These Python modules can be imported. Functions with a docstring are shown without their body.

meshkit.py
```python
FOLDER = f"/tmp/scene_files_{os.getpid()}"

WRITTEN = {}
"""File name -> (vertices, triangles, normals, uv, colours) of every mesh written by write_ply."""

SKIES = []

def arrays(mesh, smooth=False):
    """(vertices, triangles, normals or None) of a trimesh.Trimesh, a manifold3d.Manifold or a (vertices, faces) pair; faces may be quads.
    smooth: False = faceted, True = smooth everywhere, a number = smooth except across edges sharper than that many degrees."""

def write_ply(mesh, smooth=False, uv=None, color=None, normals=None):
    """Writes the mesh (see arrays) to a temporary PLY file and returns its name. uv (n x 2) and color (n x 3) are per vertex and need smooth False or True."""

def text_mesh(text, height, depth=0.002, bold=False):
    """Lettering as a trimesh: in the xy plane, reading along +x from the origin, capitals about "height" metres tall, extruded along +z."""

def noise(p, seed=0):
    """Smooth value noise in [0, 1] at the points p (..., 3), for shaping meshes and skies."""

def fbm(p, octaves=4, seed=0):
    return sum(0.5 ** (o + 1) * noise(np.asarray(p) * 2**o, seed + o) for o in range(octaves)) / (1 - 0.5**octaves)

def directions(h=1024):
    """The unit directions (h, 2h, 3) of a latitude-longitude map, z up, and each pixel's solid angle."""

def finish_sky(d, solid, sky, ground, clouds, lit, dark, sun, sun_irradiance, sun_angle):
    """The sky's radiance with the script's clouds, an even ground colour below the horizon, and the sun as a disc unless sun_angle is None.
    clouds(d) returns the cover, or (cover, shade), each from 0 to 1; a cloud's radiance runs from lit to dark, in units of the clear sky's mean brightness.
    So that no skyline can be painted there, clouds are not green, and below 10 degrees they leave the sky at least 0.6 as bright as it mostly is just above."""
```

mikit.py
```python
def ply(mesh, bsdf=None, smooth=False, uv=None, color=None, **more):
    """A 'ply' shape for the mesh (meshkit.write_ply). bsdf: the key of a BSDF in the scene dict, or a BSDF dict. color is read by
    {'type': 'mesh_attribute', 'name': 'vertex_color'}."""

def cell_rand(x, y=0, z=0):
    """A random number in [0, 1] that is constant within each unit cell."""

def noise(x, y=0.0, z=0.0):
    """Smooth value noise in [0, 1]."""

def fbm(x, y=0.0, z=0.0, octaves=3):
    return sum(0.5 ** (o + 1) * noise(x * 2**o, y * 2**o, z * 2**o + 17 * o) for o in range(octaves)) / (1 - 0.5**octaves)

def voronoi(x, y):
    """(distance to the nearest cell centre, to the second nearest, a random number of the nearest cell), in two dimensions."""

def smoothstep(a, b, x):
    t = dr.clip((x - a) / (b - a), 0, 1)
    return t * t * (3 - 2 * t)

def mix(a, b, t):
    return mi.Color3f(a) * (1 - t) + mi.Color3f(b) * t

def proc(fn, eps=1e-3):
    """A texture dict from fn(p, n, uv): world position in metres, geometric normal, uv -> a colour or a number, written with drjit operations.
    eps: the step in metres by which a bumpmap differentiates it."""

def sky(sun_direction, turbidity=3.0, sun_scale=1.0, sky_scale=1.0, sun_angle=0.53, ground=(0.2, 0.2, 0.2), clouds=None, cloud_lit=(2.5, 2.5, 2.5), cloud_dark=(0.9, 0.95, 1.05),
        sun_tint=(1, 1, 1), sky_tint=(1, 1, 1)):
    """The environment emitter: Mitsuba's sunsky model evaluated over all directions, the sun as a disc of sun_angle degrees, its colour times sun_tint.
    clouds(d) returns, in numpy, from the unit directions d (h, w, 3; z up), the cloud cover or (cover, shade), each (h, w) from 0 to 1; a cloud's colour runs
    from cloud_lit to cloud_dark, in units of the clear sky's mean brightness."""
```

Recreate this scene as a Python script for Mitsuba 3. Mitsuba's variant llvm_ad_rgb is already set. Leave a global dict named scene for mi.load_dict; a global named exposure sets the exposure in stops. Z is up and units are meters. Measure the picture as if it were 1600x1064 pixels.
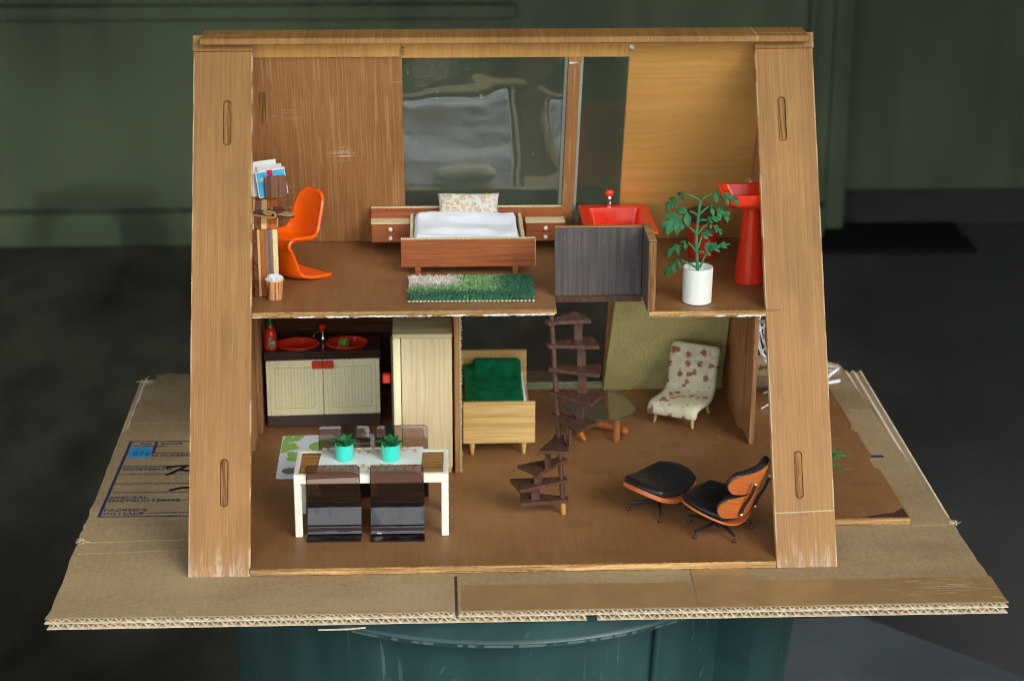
import math
import numpy as np, trimesh, drjit as dr, mitsuba as mi
import mikit, meshkit
from mikit import noise, fbm, voronoi, cell_rand, smoothstep, mix, proc
from shapely.geometry import Polygon, LineString, Point, box as sbox
from shapely import affinity

scene, labels = {'type': 'scene'}, {}
A = np.array
# ------------------------------------------------------------------ camera, sky, exposure
EYE, FWD, UPV = A([-0.0627, -1.3807, 0.6738]), A([0.040929, 0.942781, -0.33089]), A([0.01172, 0.330692, 0.943666])
scene['camera'] = {'type': 'thinlens', 'fov': math.degrees(2 * math.atan(800 / 3100.5)), 'fov_axis': 'x', 'near_clip': 0.05, 'far_clip': 200.0,
                   'aperture_radius': 0.0028, 'focus_distance': 1.50,
                   'to_world': mi.ScalarTransform4f().look_at(origin=EYE.tolist(), target=(EYE + FWD).tolist(), up=UPV.tolist())}


def clouds(d):
    q = d / np.maximum(d[..., 2:3], 0.10)
    n = meshkit.fbm(q * 2.0 + 3.1, 4, seed=5)
    low = np.clip((0.42 - d[..., 2]) / 0.22, 0, 1)
    return np.clip((n - 0.42) * 5.0 + low, 0.0, 1.0), np.clip((n - 0.55) * 2.0, 0, 0.7)


scene['sky'] = mikit.sky((0.75, -1.0, 0.80), turbidity=3, sun_scale=0.22, sun_angle=34, sun_tint=(0.78, 0.97, 1.2), clouds=clouds, ground=(0.24, 0.25, 0.22), cloud_lit=(3.0, 3.1, 3.1))
exposure = 3.15

# ------------------------------------------------------------------ naming helpers


def numbered(name, pool):
    if name not in pool:
        return name
    k = 1
    while f'{name}_{k:03d}' in pool:
        k += 1
    return f'{name}_{k:03d}'


used = set()


def thing(name, label, cat, group=None, kind=None):
    key = numbered(name, used)
    used.add(key)
    labels[key] = {'label': label}
    if cat:
        labels[key]['category'] = cat
    if group:
        labels[key]['group'] = group
    if kind:
        labels[key]['kind'] = kind
    return key


def part(parent, name, mesh, bsdf, smooth=False, color=None, label=None, kind=None, uv=None):
    key = numbered(parent + '__' + name, used)
    used.add(key)
    scene[key] = mikit.ply(mesh, bsdf, smooth, color=color, uv=uv)
    if label or kind:
        labels[key] = {}
        if label:
            labels[key]['label'] = label
        if kind:
            labels[key]['kind'] = kind
    return key


def solo(name, label, cat, mesh, bsdf, smooth=False, color=None, group=None, kind=None):
    key = thing(name, label, cat, group, kind)
    scene[key] = mikit.ply(mesh, bsdf, smooth, color=color)
    return key


# ------------------------------------------------------------------ mesh helpers
def hull(pts):
    return trimesh.convex.convex_hull(np.asarray(pts, float))


def box(x0, x1, y0, y1, z0, z1, c=0.0003):
    c = min(c, (x1 - x0) / 3, (y1 - y0) / 3, (z1 - z0) / 3)
    P = []
    for x, sx in ((x0, 1), (x1, -1)):
        for y, sy in ((y0, 1), (y1, -1)):
            for z, sz in ((z0, 1), (z1, -1)):
                if c <= 0:
                    P.append((x, y, z))
                else:
                    P += [(x + sx * c, y + sy * c, z), (x + sx * c, y, z + sz * c), (x, y + sy * c, z + sz * c)]
    return hull(P)


def cat(*ms):
    return trimesh.util.concatenate([m for m in ms])


def rotz(a):
    c, s = math.cos(a), math.sin(a)
    return A([[c, -s, 0], [s, c, 0], [0, 0, 1.0]])


def rotx(a):
    c, s = math.cos(a), math.sin(a)
    return A([[1.0, 0, 0], [0, c, -s], [0, s, c]])


def roty(a):
    c, s = math.cos(a), math.sin(a)
    return A([[c, 0, s], [0, 1.0, 0], [-s, 0, c]])


def xf(m, R=None, t=(0, 0, 0)):
    m = m.copy()
    v = np.asarray(m.vertices)
    if R is not None:
        v = v @ np.asarray(R).T
        if np.linalg.det(R) < 0:
            m.faces = m.faces[:, ::-1]
    m.vertices = v + np.asarray(t, float)
    return m


def tube(path, r, n=8, caps=True):
    P = np.asarray(path, float)
    k = len(P)
    r = np.full(k, r, float) if np.ndim(r) == 0 else np.asarray(r, float)
    T = np.gradient(P, axis=0)
    T /= np.linalg.norm(T, axis=1, keepdims=True) + 1e-12
    up = A([0.31, 0.17, 0.93])
    V = []
    for i in range(k):
        a = np.cross(T[i], up)
        if np.linalg.norm(a) < 1e-3:
            a = np.cross(T[i], [1, 0, 0])
        a /= np.linalg.norm(a)
        b = np.cross(T[i], a)
        for j in range(n):
            t = 2 * math.pi * j / n
            V.append(P[i] + r[i] * (math.cos(t) * a + math.sin(t) * b))
    F = []
    for i in range(k - 1):
        for j in range(n):
            p, q = i * n + j, i * n + (j + 1) % n
            F += [[p, q, q + n], [p, q + n, p + n]]
    if caps:
        V += [P[0], P[-1]]
        for j in range(n):
            F += [[k * n, (j + 1) % n, j], [k * n + 1, (k - 1) * n + j, (k - 1) * n + (j + 1) % n]]
    return trimesh.Trimesh(A(V), A(F), process=False)


def lathe(prof, c=(0, 0, 0), n=40, ell=(1, 1)):
    P = np.asarray(prof, float)
    V, F, k = [], [], len(P)
    for j in range(n):
        t = 2 * math.pi * j / n
        for r, z in P:
            V.append((c[0] + r * math.cos(t) * ell[0], c[1] + r * math.sin(t) * ell[1], c[2] + z))
    for j in range(n):
        for i in range(k - 1):
            a, b = j * k + i, ((j + 1) % n) * k + i
            F += [[a, b, b + 1], [a, b + 1, a + 1]]
    m = trimesh.Trimesh(A(V), A(F), process=False)
    m.merge_vertices()
    m.update_faces(m.nondegenerate_faces())
    return m


def extrude(poly, h):
    g = getattr(poly, 'geoms', [poly])
    return cat(*[trimesh.creation.extrude_polygon(p, h, engine='earcut') for p in g])


def bez(pts, n=40):
    """Catmull-Rom through the points."""
    P = np.asarray(pts, float)
    P = np.vstack([2 * P[0] - P[1], P, 2 * P[-1] - P[-2]])
    seg, out = len(P) - 3, []
    for t in np.linspace(0, seg - 1e-9, n):
        i = int(t)
        u = t - i
        a, b, c, d = P[i:i + 4]
        out.append(0.5 * (2 * b + (c - a) * u + (2 * a - 5 * b + 4 * c - d) * u * u + (3 * b - a - 3 * c + d) * u ** 3))
    return A(out)


def shell(G, t, both=True):
    """Closed sheet of thickness t round the grid G (nu, nv, 3)."""
    G = np.asarray(G, float)
    nu, nv = G.shape[:2]
    du, dv = np.gradient(G, axis=0), np.gradient(G, axis=1)
    N = np.cross(du, dv)
    N /= np.linalg.norm(N, axis=2, keepdims=True) + 1e-12
    t = np.asarray(t, float)
    t = t[..., None] if t.ndim else t
    V = np.vstack([(G + N * t / 2).reshape(-1, 3), (G - N * t / 2).reshape(-1, 3)])
    idx = np.arange(nu * nv).reshape(nu, nv)
    q = np.stack([idx[:-1, :-1], idx[1:, :-1], idx[1:, 1:], idx[:-1, 1:]], -1).reshape(-1, 4)
    F = np.vstack([q[:, [0, 1, 2]], q[:, [0, 2, 3]], q[:, [2, 1, 0]] + nu * nv, q[:, [3, 2, 0]] + nu * nv])
    rim = np.concatenate([idx[0, :], idx[1:, -1], idx[-1, -2::-1], idx[-2:0:-1, 0]])
    a, b = rim, np.roll(rim, -1)
    o = nu * nv
    F = np.vstack([F, np.stack([a, b, b + o], -1), np.stack([a, b + o, a + o], -1)])
    m = trimesh.Trimesh(V, F, process=False)
    trimesh.repair.fix_normals(m)
    return m


def rrect(w, h, r, n=6):
    return sbox(-w / 2 + r, -h / 2 + r, w / 2 - r, h / 2 - r).buffer(r, quad_segs=n)


def ribbon(pts, t, width, corner=0.0):
    """A bent sheet: the line pts in the (f, z) plane, thickness t, extruded along the third axis by width, centred. Axes: x=width, y=f, z=z."""
    poly = LineString(pts).buffer(t / 2, cap_style='flat', join_style='mitre' if corner == 0 else 'round')
    m = extrude(poly, width)
    v = np.asarray(m.vertices)
    m.vertices = np.stack([v[:, 2] - width / 2, v[:, 0], v[:, 1]], 1)
    m.faces = m.faces
    trimesh.repair.fix_normals(m)
    return m


def pillow_mesh(w, h, t, n=26, seed=1, pw=2.6):
    u = np.linspace(-1, 1, n)
    U, W = np.meshgrid(u, u, indexing='ij')
    T = t / 2 * np.clip((1 - np.abs(U) ** pw) * (1 - np.abs(W) ** pw), 0, 1) ** 0.55
    pin = 1 - 0.09 * (1 - U ** 2) * (np.abs(W) ** 3)
    X, Y = U * w / 2 * (1 - 0.06 * (1 - W ** 2) * np.abs(U) ** 3), W * h / 2 * pin
    wob = (meshkit.fbm(np.stack([U * 2, W * 2, U * 0 + seed], -1), 3) - 0.5) * t * 0.22
    top = np.stack([X, Y, T + wob], -1)
    bot = np.stack([X, Y, -T + wob], -1)
    idx = np.arange(n * n).reshape(n, n)
    q = np.stack([idx[:-1, :-1], idx[1:, :-1], idx[1:, 1:], idx[:-1, 1:]], -1).reshape(-1, 4)
    F = np.vstack([q[:, [0, 1, 2]], q[:, [0, 2, 3]], q[:, [2, 1, 0]] + n * n, q[:, [3, 2, 0]] + n * n])
    m = trimesh.Trimesh(np.vstack([top.reshape(-1, 3), bot.reshape(-1, 3)]), F, process=False)
    m.merge_vertices()
    return m


def lin(h):
    c = A([int(h[i:i + 2], 16) for i in (0, 2, 4)]) / 255
    return np.where(c <= 0.04045, c / 12.92, ((c + 0.055) / 1.055) ** 2.4).tolist()


# ------------------------------------------------------------------ materials
def rgb(c):
    return {'type': 'rgb', 'value': lin(c) if isinstance(c, str) else list(c)}


def mat(key, col, rough=0.5, spec=0.4, bump=None, bscale=1.0, beps=2e-4, **kw):
    c = rgb(col) if isinstance(col, (str, tuple, list)) else proc(col, 2e-4) if callable(col) else col
    d = {'type': 'principled', 'base_color': c, 'roughness': rough, 'specular': spec, **kw}
    if bump is not None:
        d = {'type': 'bumpmap', 'arbitrary': proc(bump, beps), 'scale': bscale, 'bsdf': d}
    scene[key] = {'type': 'twosided', 'bsdf': d}
    return key


def wood(dark, light, across, along, f=650.0, contrast=(0.25, 0.75), mottled=0.25, extra=None, warp=0.0008):
    dark, light = lin(dark), lin(light)

    def fn(p, n, uv):
        a, b = across(p), along(p)
        a = a + warp * noise(b * 25, a * 40, 5.0)
        s = 0.42 * noise(a * f, b * f * 0.02, 3.0) + 0.20 * noise(a * f * 0.27, b * f * 0.010, 7.0) + 0.38 * noise(a * f * 2.3, b * f * 0.07, 1.0)
        c = mix(dark, light, smoothstep(contrast[0], contrast[1], s)) * (1 - mottled + 2 * mottled * noise(a * 22, b * 14, 2.0))
        return extra(p, c, a, b) if extra else c
    return fn


vert = (lambda p: p.x + 0.83 * p.y, lambda p: p.z)
horz = (lambda p: p.z + 0.77 * p.y, lambda p: p.x)
deep = (lambda p: p.x + 0.77 * p.z, lambda p: p.y)


def plank_wear(p, c, a, b):
    w = smoothstep(0.035, 0.0, p.z + 0.030 * noise(p.x * 500, p.z * 60, 1.0)) * (0.15 + 0.35 * smoothstep(0.35, 0.65, noise(p.x * 1100, p.z * 320, 14.0)))
    sc = smoothstep(0.0006, 0.0002, dr.abs(p.z - 0.0375 - 0.03 * (p.x - 0.22))) * dr.select(p.x > 0.15, 0.5, 0.0)
    st = smoothstep(0.62, 0.8, noise(p.x * 90, p.z * 30, 9.0)) * 0.16
    c = mix(c, A(lin('d9c9b6')).tolist(), w + sc)
    c = mix(c, A(lin('6a4526')).tolist(), st)
    ax = dr.abs(p.x)
    eg = smoothstep(0.0011, 0.0002, dr.minimum(dr.abs(ax - 0.2032), dr.abs(ax - 0.2498))) * smoothstep(0.35, 0.65, noise(p.z * 90, p.x * 900, 6.0))
    c = mix(c, lin('dcc39d'), 0.55 * eg)
    kn = smoothstep(0.55, 0.8, noise(p.x * 60, p.z * 9, 19.0)) * 0.18
    return mix(c, lin('7a4c26'), kn)


mat('wood_plank', wood('926638', 'aa7c48', lambda p: p.x, lambda p: p.z, f=1300, contrast=(0.1, 0.9), mottled=0.13, extra=plank_wear), 0.5, 0.35,
    bump=lambda p, n, uv: noise(p.x * 1500, p.z * 30, 3.0), bscale=0.00008)


def panel_wear(p, c, a, b):
    s = smoothstep(0.80, 0.86, noise(p.x * 45, p.z * 2600, 4.0)) * smoothstep(0.76, 0.86, noise(p.x * 22, p.z * 30, 18.0))
    v = smoothstep(0.66, 0.80, noise(p.x * 1300, p.z * 26, 6.0)) * 0.6
    c = mix(c, A(lin('b98e5e')).tolist(), v)
    return mix(c, A(lin('d2bb98')).tolist(), s * 0.8)


mat('wood_panel', wood('93623a', 'aa7a4c', lambda p: p.x, lambda p: p.z, f=1500, contrast=(0.1, 0.9), mottled=0.10, extra=panel_wear), 0.6, 0.3)


def ply_spots(p, c, a, b):
    k = smoothstep(0.80, 0.88, noise(p.x * 160, p.z * 190, 31.0)) * 0.07
    return mix(c, A(lin('8a5a2a')).tolist(), k)


mat('ply_yellow', wood('bb8843', 'cc9b58', lambda p: p.z * 1.1, lambda p: p.x, f=380, contrast=(-0.3, 1.3), mottled=0.12, warp=0.008, extra=ply_spots), 0.42, 0.4)
mat('header_wood', wood('b9803f', 'd6a763', lambda p: p.x, lambda p: p.z, f=620, contrast=(-0.2, 1.2), mottled=0.2), 0.5, 0.35)


def paint_floor(p, n, uv):
    b = fbm(p.x * 9, p.y * 9, 2.0)
    s = noise(p.x * 500, p.y * 40, 4.0)
    c = mix(lin('7e5633'), lin('996d47'), smoothstep(0.2, 0.8, 0.88 * b + 0.12 * s))
    spk = smoothstep(0.86, 0.90, noise(p.x * 300, p.y * 260, 12.0)) * smoothstep(0.82, 0.92, noise(p.x * 20, p.y * 20, 3.0))
    ring = smoothstep(0.72, 0.78, noise(p.x * 40, p.y * 55, 21.0)) * 0.15
    c = mix(c, lin('5c3b22'), ring)
    return mix(c, lin('c2a071'), spk * 0.25)


mat('painted_floor', paint_floor, 0.45, 0.4, bump=lambda p, n, uv: noise(p.x * 60, p.y * 40, 1.0) + 0.5 * noise(p.x * 500, p.y * 400, 1.0), bscale=0.0001)
mat('side_wood', wood('84583a', 'a87a50', lambda p: p.x + 0.8 * p.y, lambda p: p.z, f=800, mottled=0.18), 0.6, 0.3)
mat('brown_wall', wood('4a2c1c', '66402a', *horz, f=500, mottled=0.15), 0.5, 0.35)
mat('raw_edge', wood('8f6a41', 'c8a06b', horz[0], horz[1], f=900, mottled=0.3), 0.75, 0.2)
mat('raw_edge_vertical', wood('6b4526', 'a67a4a', lambda p: p.x + 0.1 * p.y, lambda p: p.z, f=1500, mottled=0.3), 0.75, 0.2)
mat('white_chips', lambda p, n, uv: mix(lin('9a7850'), lin('e6e2d8'), smoothstep(0.42, 0.58, fbm(p.x * 120, p.z * 300, 1.0))), 0.7, 0.2)


def olive_weave(p, n, uv):
    w = 0.5 + 0.5 * dr.sin(p.x * 1700 + 0.8 * noise(p.x * 90, p.z * 90)) * dr.sin(p.z * 1900 + 0.8 * noise(p.z * 90, p.x * 90))
    return mix(lin('a3985c'), lin('d6cc94'), smoothstep(0.1, 0.95, 0.75 * w + 0.25 * noise(p.x * 1200, p.z * 1200, 2.0))) * (0.85 + 0.3 * noise(p.x * 60, p.z * 60, 3.0))


mat('olive_fabric', olive_weave, 0.95, 0.1)


def dark_paint_fn(p, n, uv):
    s = noise((p.x + 0.8 * p.y) * 700, p.z * 22, 3.0)
    c = mix(lin('443c3b'), lin('645b59'), s * 0.7 + 0.3 * noise(p.x * 50, p.z * 50, 1.0))
    w = smoothstep(0.94, 0.98, noise((p.x + p.y) * 520, p.z * 420, 5.0))
    return mix(c, lin('8d7a69'), w * 0.6)


mat('dark_paint', dark_paint_fn, 0.5, 0.4, bump=lambda p, n, uv: noise((p.x + 0.8 * p.y) * 800, p.z * 25, 3.0), bscale=0.00015)


def stair_fn(p, n, uv):
    s = noise((p.x + 0.6 * p.z) * 500, (p.y - p.x) * 300, p.z * 120)
    return mix(lin('43291f'), lin('5e4033'), s)


mat('stair_brown', stair_fn, 0.42, 0.5)
mat('teak', wood('854420', 'ab6338', *horz, f=1500, contrast=(0.1, 0.9), mottled=0.16), 0.42, 0.4)
mat('teak_dark', wood('5d2c1a', '8b4a2a', *deep, f=800, mottled=0.14), 0.4, 0.4)
mat('cream_wood', wood('cdbf92', 'e4d8b2', *horz, f=700, mottled=0.08), 0.5, 0.35)
mat('door_cream', wood('f3e5ae', 'fdf3ca', *vert, f=380, mottled=0.06, contrast=(0.1, 0.6)), 0.45, 0.4)
mat('groove_tan', 'cbbf8c', 0.6, 0.2)
mat('maple', wood('cfb88c', 'dfcba0', *vert, f=520, mottled=0.06), 0.45, 0.4)
mat('beech', wood('c39a5a', 'dcb878', *horz, f=800, mottled=0.06), 0.45, 0.4)
mat('walnut_grey', wood('74594a', '95796a', *vert, f=700), 0.45, 0.4)
mat('slat_wood', wood('7c5226', 'a97640', *horz, f=900, mottled=0.2), 0.45, 0.4)
mat('birch_strip', 'd9b878', 0.5, 0.35)
mat('cherry_strip', 'b4632c', 0.45, 0.4)
mat('pale_strip', 'e3cf9c', 0.5, 0.35)
mat('zebra', wood('8f4a2c', 'd79a6a', lambda p: p.x + 0.6 * p.y, lambda p: p.z, f=900, contrast=(0.35, 0.6)), 0.45, 0.4)
mat('red_plastic', (0.80, 0.042, 0.010), 0.16, 0.5, clearcoat=0.3, clearcoat_gloss=0.9)
mat('orange_plastic', (0.93, 0.125, 0.004), 0.16, 0.5, clearcoat=0.3, clearcoat_gloss=0.9)
mat('red_handle', 'd8402a', 0.35, 0.4)
mat('kitchen_brown', '4f403a', 0.42, 0.4)
mat('counter_brown', '3f2c26', 0.16, 0.5)
mat('white_plastic', (0.80, 0.82, 0.76), 0.32, 0.45)
mat('table_white', (0.80, 0.79, 0.68), 0.4, 0.4)
mat('turquoise', (0.05, 0.72, 0.60), 0.25, 0.5)
mat('black_plastic', (0.018, 0.018, 0.020), 0.3, 0.5)
mat('black_leather', (0.014, 0.014, 0.017), 0.38, 0.5, bump=lambda p, n, uv: noise(p.x * 1400, p.y * 1400, p.z * 1400), bscale=0.00006)
mat('orange_shell', wood('b8602f', 'c9713a', lambda p: p.z + 0.3 * p.x, lambda p: p.x + p.y, f=600, mottled=0.1), 0.35, 0.45)
mat('chrome', (0.85, 0.85, 0.87), 0.12, 0.5, metallic=1.0)
mat('velvet_green', lambda p, n, uv: mix(lin('06462c'), lin('128054'), fbm(p.x * 160, p.y * 110, p.z * 100)), 0.9, 0.15, sheen=0.6)
mat('white_cloth', (0.74, 0.77, 0.84), 0.9, 0.1, bump=lambda p, n, uv: noise(p.x * 900, p.y * 900, p.z * 900), bscale=0.00008)
mat('paper', (0.82, 0.83, 0.85), 0.8, 0.2)
mat('paper_pink', (0.72, 0.66, 0.70), 0.8, 0.2)
mat('paper_blue', lambda p, n, uv: mix(lin('22a6dc'), lin('4cc0ea'), noise(p.x * 300, p.z * 300)), 0.6, 0.3)
mat('label_crimson', 'c8144a', 0.6, 0.3)
mat('mat_print_white', (0.74, 0.78, 0.88), 0.55, 0.3)
mat('mat_print_green', '8fba5e', 0.55, 0.3)
mat('mat_print_grey', '6d6f68', 0.55, 0.3)
mat('paper_runner', (0.80, 0.83, 0.80), 0.7, 0.2)
mat('print_orange', 'c98a2e', 0.7, 0.2)
mat('print_salmon', 'd2a58c', 0.7, 0.2)
mat('leather_brown', '5a3228', 0.5, 0.4)
mat('leather_edge', 'b8955f', 0.7, 0.2)
mat('vertex_paint', {'type': 'mesh_attribute', 'name': 'vertex_color'}, 0.55, 0.35)
mat('vertex_matte', {'type': 'mesh_attribute', 'name': 'vertex_color'}, 0.95, 0.1)
mat('wire_white', (0.78, 0.84, 0.90), 0.35, 0.4)
mat('brass_tip', 'b98a4a', 0.4, 0.4)
mat('ink_blue', (0.034, 0.042, 0.095), 0.7, 0.2)
mat('ink_black', (0.008, 0.008, 0.010), 0.6, 0.3)
mat('sticker_blue', '3f97d2', 0.5, 0.3)


def card_fn(p, n, uv):
    flute = 0.5 + 0.5 * dr.sin(p.x * 6.2832 / 0.0065)
    b = fbm(p.x * 12, p.y * 20, 3.0)
    f = noise(p.x * 500, p.y * 900, 4.0)
    c = mix(lin('977f5f'), lin('ae9674'), smoothstep(0.2, 0.8, 0.65 * b + 0.35 * f)) * (0.985 + 0.03 * flute)
    st = smoothstep(0.55, 0.75, noise(p.x * 7, p.y * 60, 11.0)) * 0.12
    return mix(c, lin('7d6c53'), st)


mat('cardboard', card_fn, 0.85, 0.15, bump=lambda p, n, uv: 0.6 * dr.sin(p.x * 6.2832 / 0.0065) + 1.5 * noise(p.x * 18, p.y * 30, 1.0), bscale=0.00006)
mat('card_edge', lambda p, n, uv: mix(lin('c2ae90'), lin('e2d3ba'), noise(p.x * 400, p.z * 500, 1.0)), 0.9, 0.1)
mat('tape', lambda p, n, uv: mix(mix(lin('967650'), lin('a5865d'), fbm(p.x * 60, p.y * 60, 3.0)), lin('d8d0ba'), 0.35 * smoothstep(0.78, 0.86, noise(p.x * 60 + p.y * 120, p.y * 900, 5.0)) * smoothstep(0.24, 0.32, p.x)), 0.22, 0.5,
    bump=lambda p, n, uv: noise(p.x * 60, p.y * 500, 1.0), bscale=0.00010)


def bin_fn(p, n, uv):
    a = dr.atan2(p.y - 0.192, p.x + 0.007)
    b = fbm(a * 9, p.z * 14, 2.0)
    s = smoothstep(0.86, 0.92, noise(a * 120, p.z * 26 + a * 40, 5.0)) * smoothstep(0.55, 0.8, noise(a * 7, p.z * 11, 9.0))
    s2 = smoothstep(0.88, 0.93, noise(a * 50 - p.z * 130, p.z * 22 + a * 30, 15.0)) * 0.6 * smoothstep(0.5, 0.8, noise(a * 9, p.z * 17, 29.0))
    return mix(mix(lin('1b3536'), lin('2d4c4c'), b), lin('8fa6a0'), dr.minimum(0.20 * s + 0.18 * s2 + 0.30 * smoothstep(0.0016, 0.0006, dr.abs(p.z + 0.0312)) * smoothstep(0.3, 0.6, noise(a * 60, 3.0, 1.0)), 1.0))


mat('bin_teal', bin_fn, 0.33, 0.5, bump=lambda p, n, uv: fbm(p.x * 30, p.y * 30, p.z * 12), bscale=0.0012)


def wall_fn(p, n, uv):
    b = fbm(p.x * 1.7, p.z * 2.2, 3.0)
    st = noise(p.x * 24, p.z * 1.2, 6.0)
    c = mix(lin('46523c'), lin('667456'), smoothstep(0.2, 0.8, 0.86 * b + 0.14 * st))
    dirt = smoothstep(0.6, 0.8, noise(p.x * 9, p.z * 10, 12.0)) * smoothstep(-0.45, -0.68, p.z)
    return mix(c, lin('2a3327'), dirt * 0.7)


mat('green_wall_paint', wall_fn, 0.6, 0.3)
mat('wall_base', lambda p, n, uv: mix(lin('2a2a28'), lin('4a4843'), fbm(p.x * 6, p.z * 12, 1.0)), 0.9, 0.2)


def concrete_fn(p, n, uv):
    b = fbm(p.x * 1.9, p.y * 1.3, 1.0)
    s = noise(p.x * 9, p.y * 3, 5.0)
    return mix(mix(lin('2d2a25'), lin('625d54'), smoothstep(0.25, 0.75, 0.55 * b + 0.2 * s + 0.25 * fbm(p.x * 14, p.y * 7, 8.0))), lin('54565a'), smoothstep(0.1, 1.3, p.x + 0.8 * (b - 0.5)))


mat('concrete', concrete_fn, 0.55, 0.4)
mat('rubber_mat', '1b1b1b', 0.9, 0.2)
mat('ceiling_paint', '5e5c54', 0.9, 0.2)
mat('floor_paper', lambda p, n, uv: mix(lin('4a5156'), lin('697178'), fbm(p.x * 8, p.y * 8, 2.0)), 0.7, 0.3)


def floral_fn(p, n, uv):
    # a print of scattered blossoms in the upholstery's own (uv) plane, metres
    x, y = uv.x * 108.0, uv.y * 108.0
    d1, d2, r = voronoi(x, y)
    has = dr.select(r > 0.62, 1.0, 0.0)
    pet = 0.16 + 0.24 * noise(x * 5, y * 5, 2.0)
    fl = smoothstep(pet + 0.05, pet - 0.04, d1) * has
    red = mix(lin('86302a'), lin('b3705c'), noise(x * 7, y * 7, 4.0))
    e1, e2, r2 = voronoi(x * 1.35 + 7.3, y * 1.35 + 2.1)
    lf = smoothstep(0.22, 0.14, e1 + 0.12 * noise(x * 6, y * 6, 3.0)) * dr.select(r2 > 0.72, 1.0, 0.0)
    vine = smoothstep(0.035, 0.0, dr.abs(noise(x * 0.9, y * 0.9, 9.0) - 0.5)) * 0.4
    c = mix(lin('cfc9ab'), lin('e0dbc2'), noise(x * 2, y * 2, 6.0))
    c = mix(c, lin('b98f74'), vine)
    c = mix(c, lin('55584a'), lf * 0.85)
    return mix(c, red, fl * 0.9)


mat('floral_cloth', floral_fn, 0.85, 0.2)


def pillow_fn(p, n, uv):
    x, y = uv.x * 235.0, uv.y * 235.0
    d1, d2, r = voronoi(x, y)
    ring = smoothstep(0.12, 0.04, dr.abs(d1 - 0.30)) * smoothstep(0.25, 0.4, r)
    yel = smoothstep(0.40, 0.32, d1) * dr.select(r > 0.78, 1.0, 0.0)
    c = mix(lin('d6d2c8'), lin('917564'), ring * 0.95)
    pink = smoothstep(0.36, 0.28, d1) * dr.select(r < 0.3, 1.0, 0.0)
    c = mix(c, lin('c9a08c'), pink * 0.7)
    c = mix(c, lin('d9b25c'), yel * 0.85)
    return mix(c, lin('d8cf7e'), smoothstep(-0.0105, -0.0125, uv.y))


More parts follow.
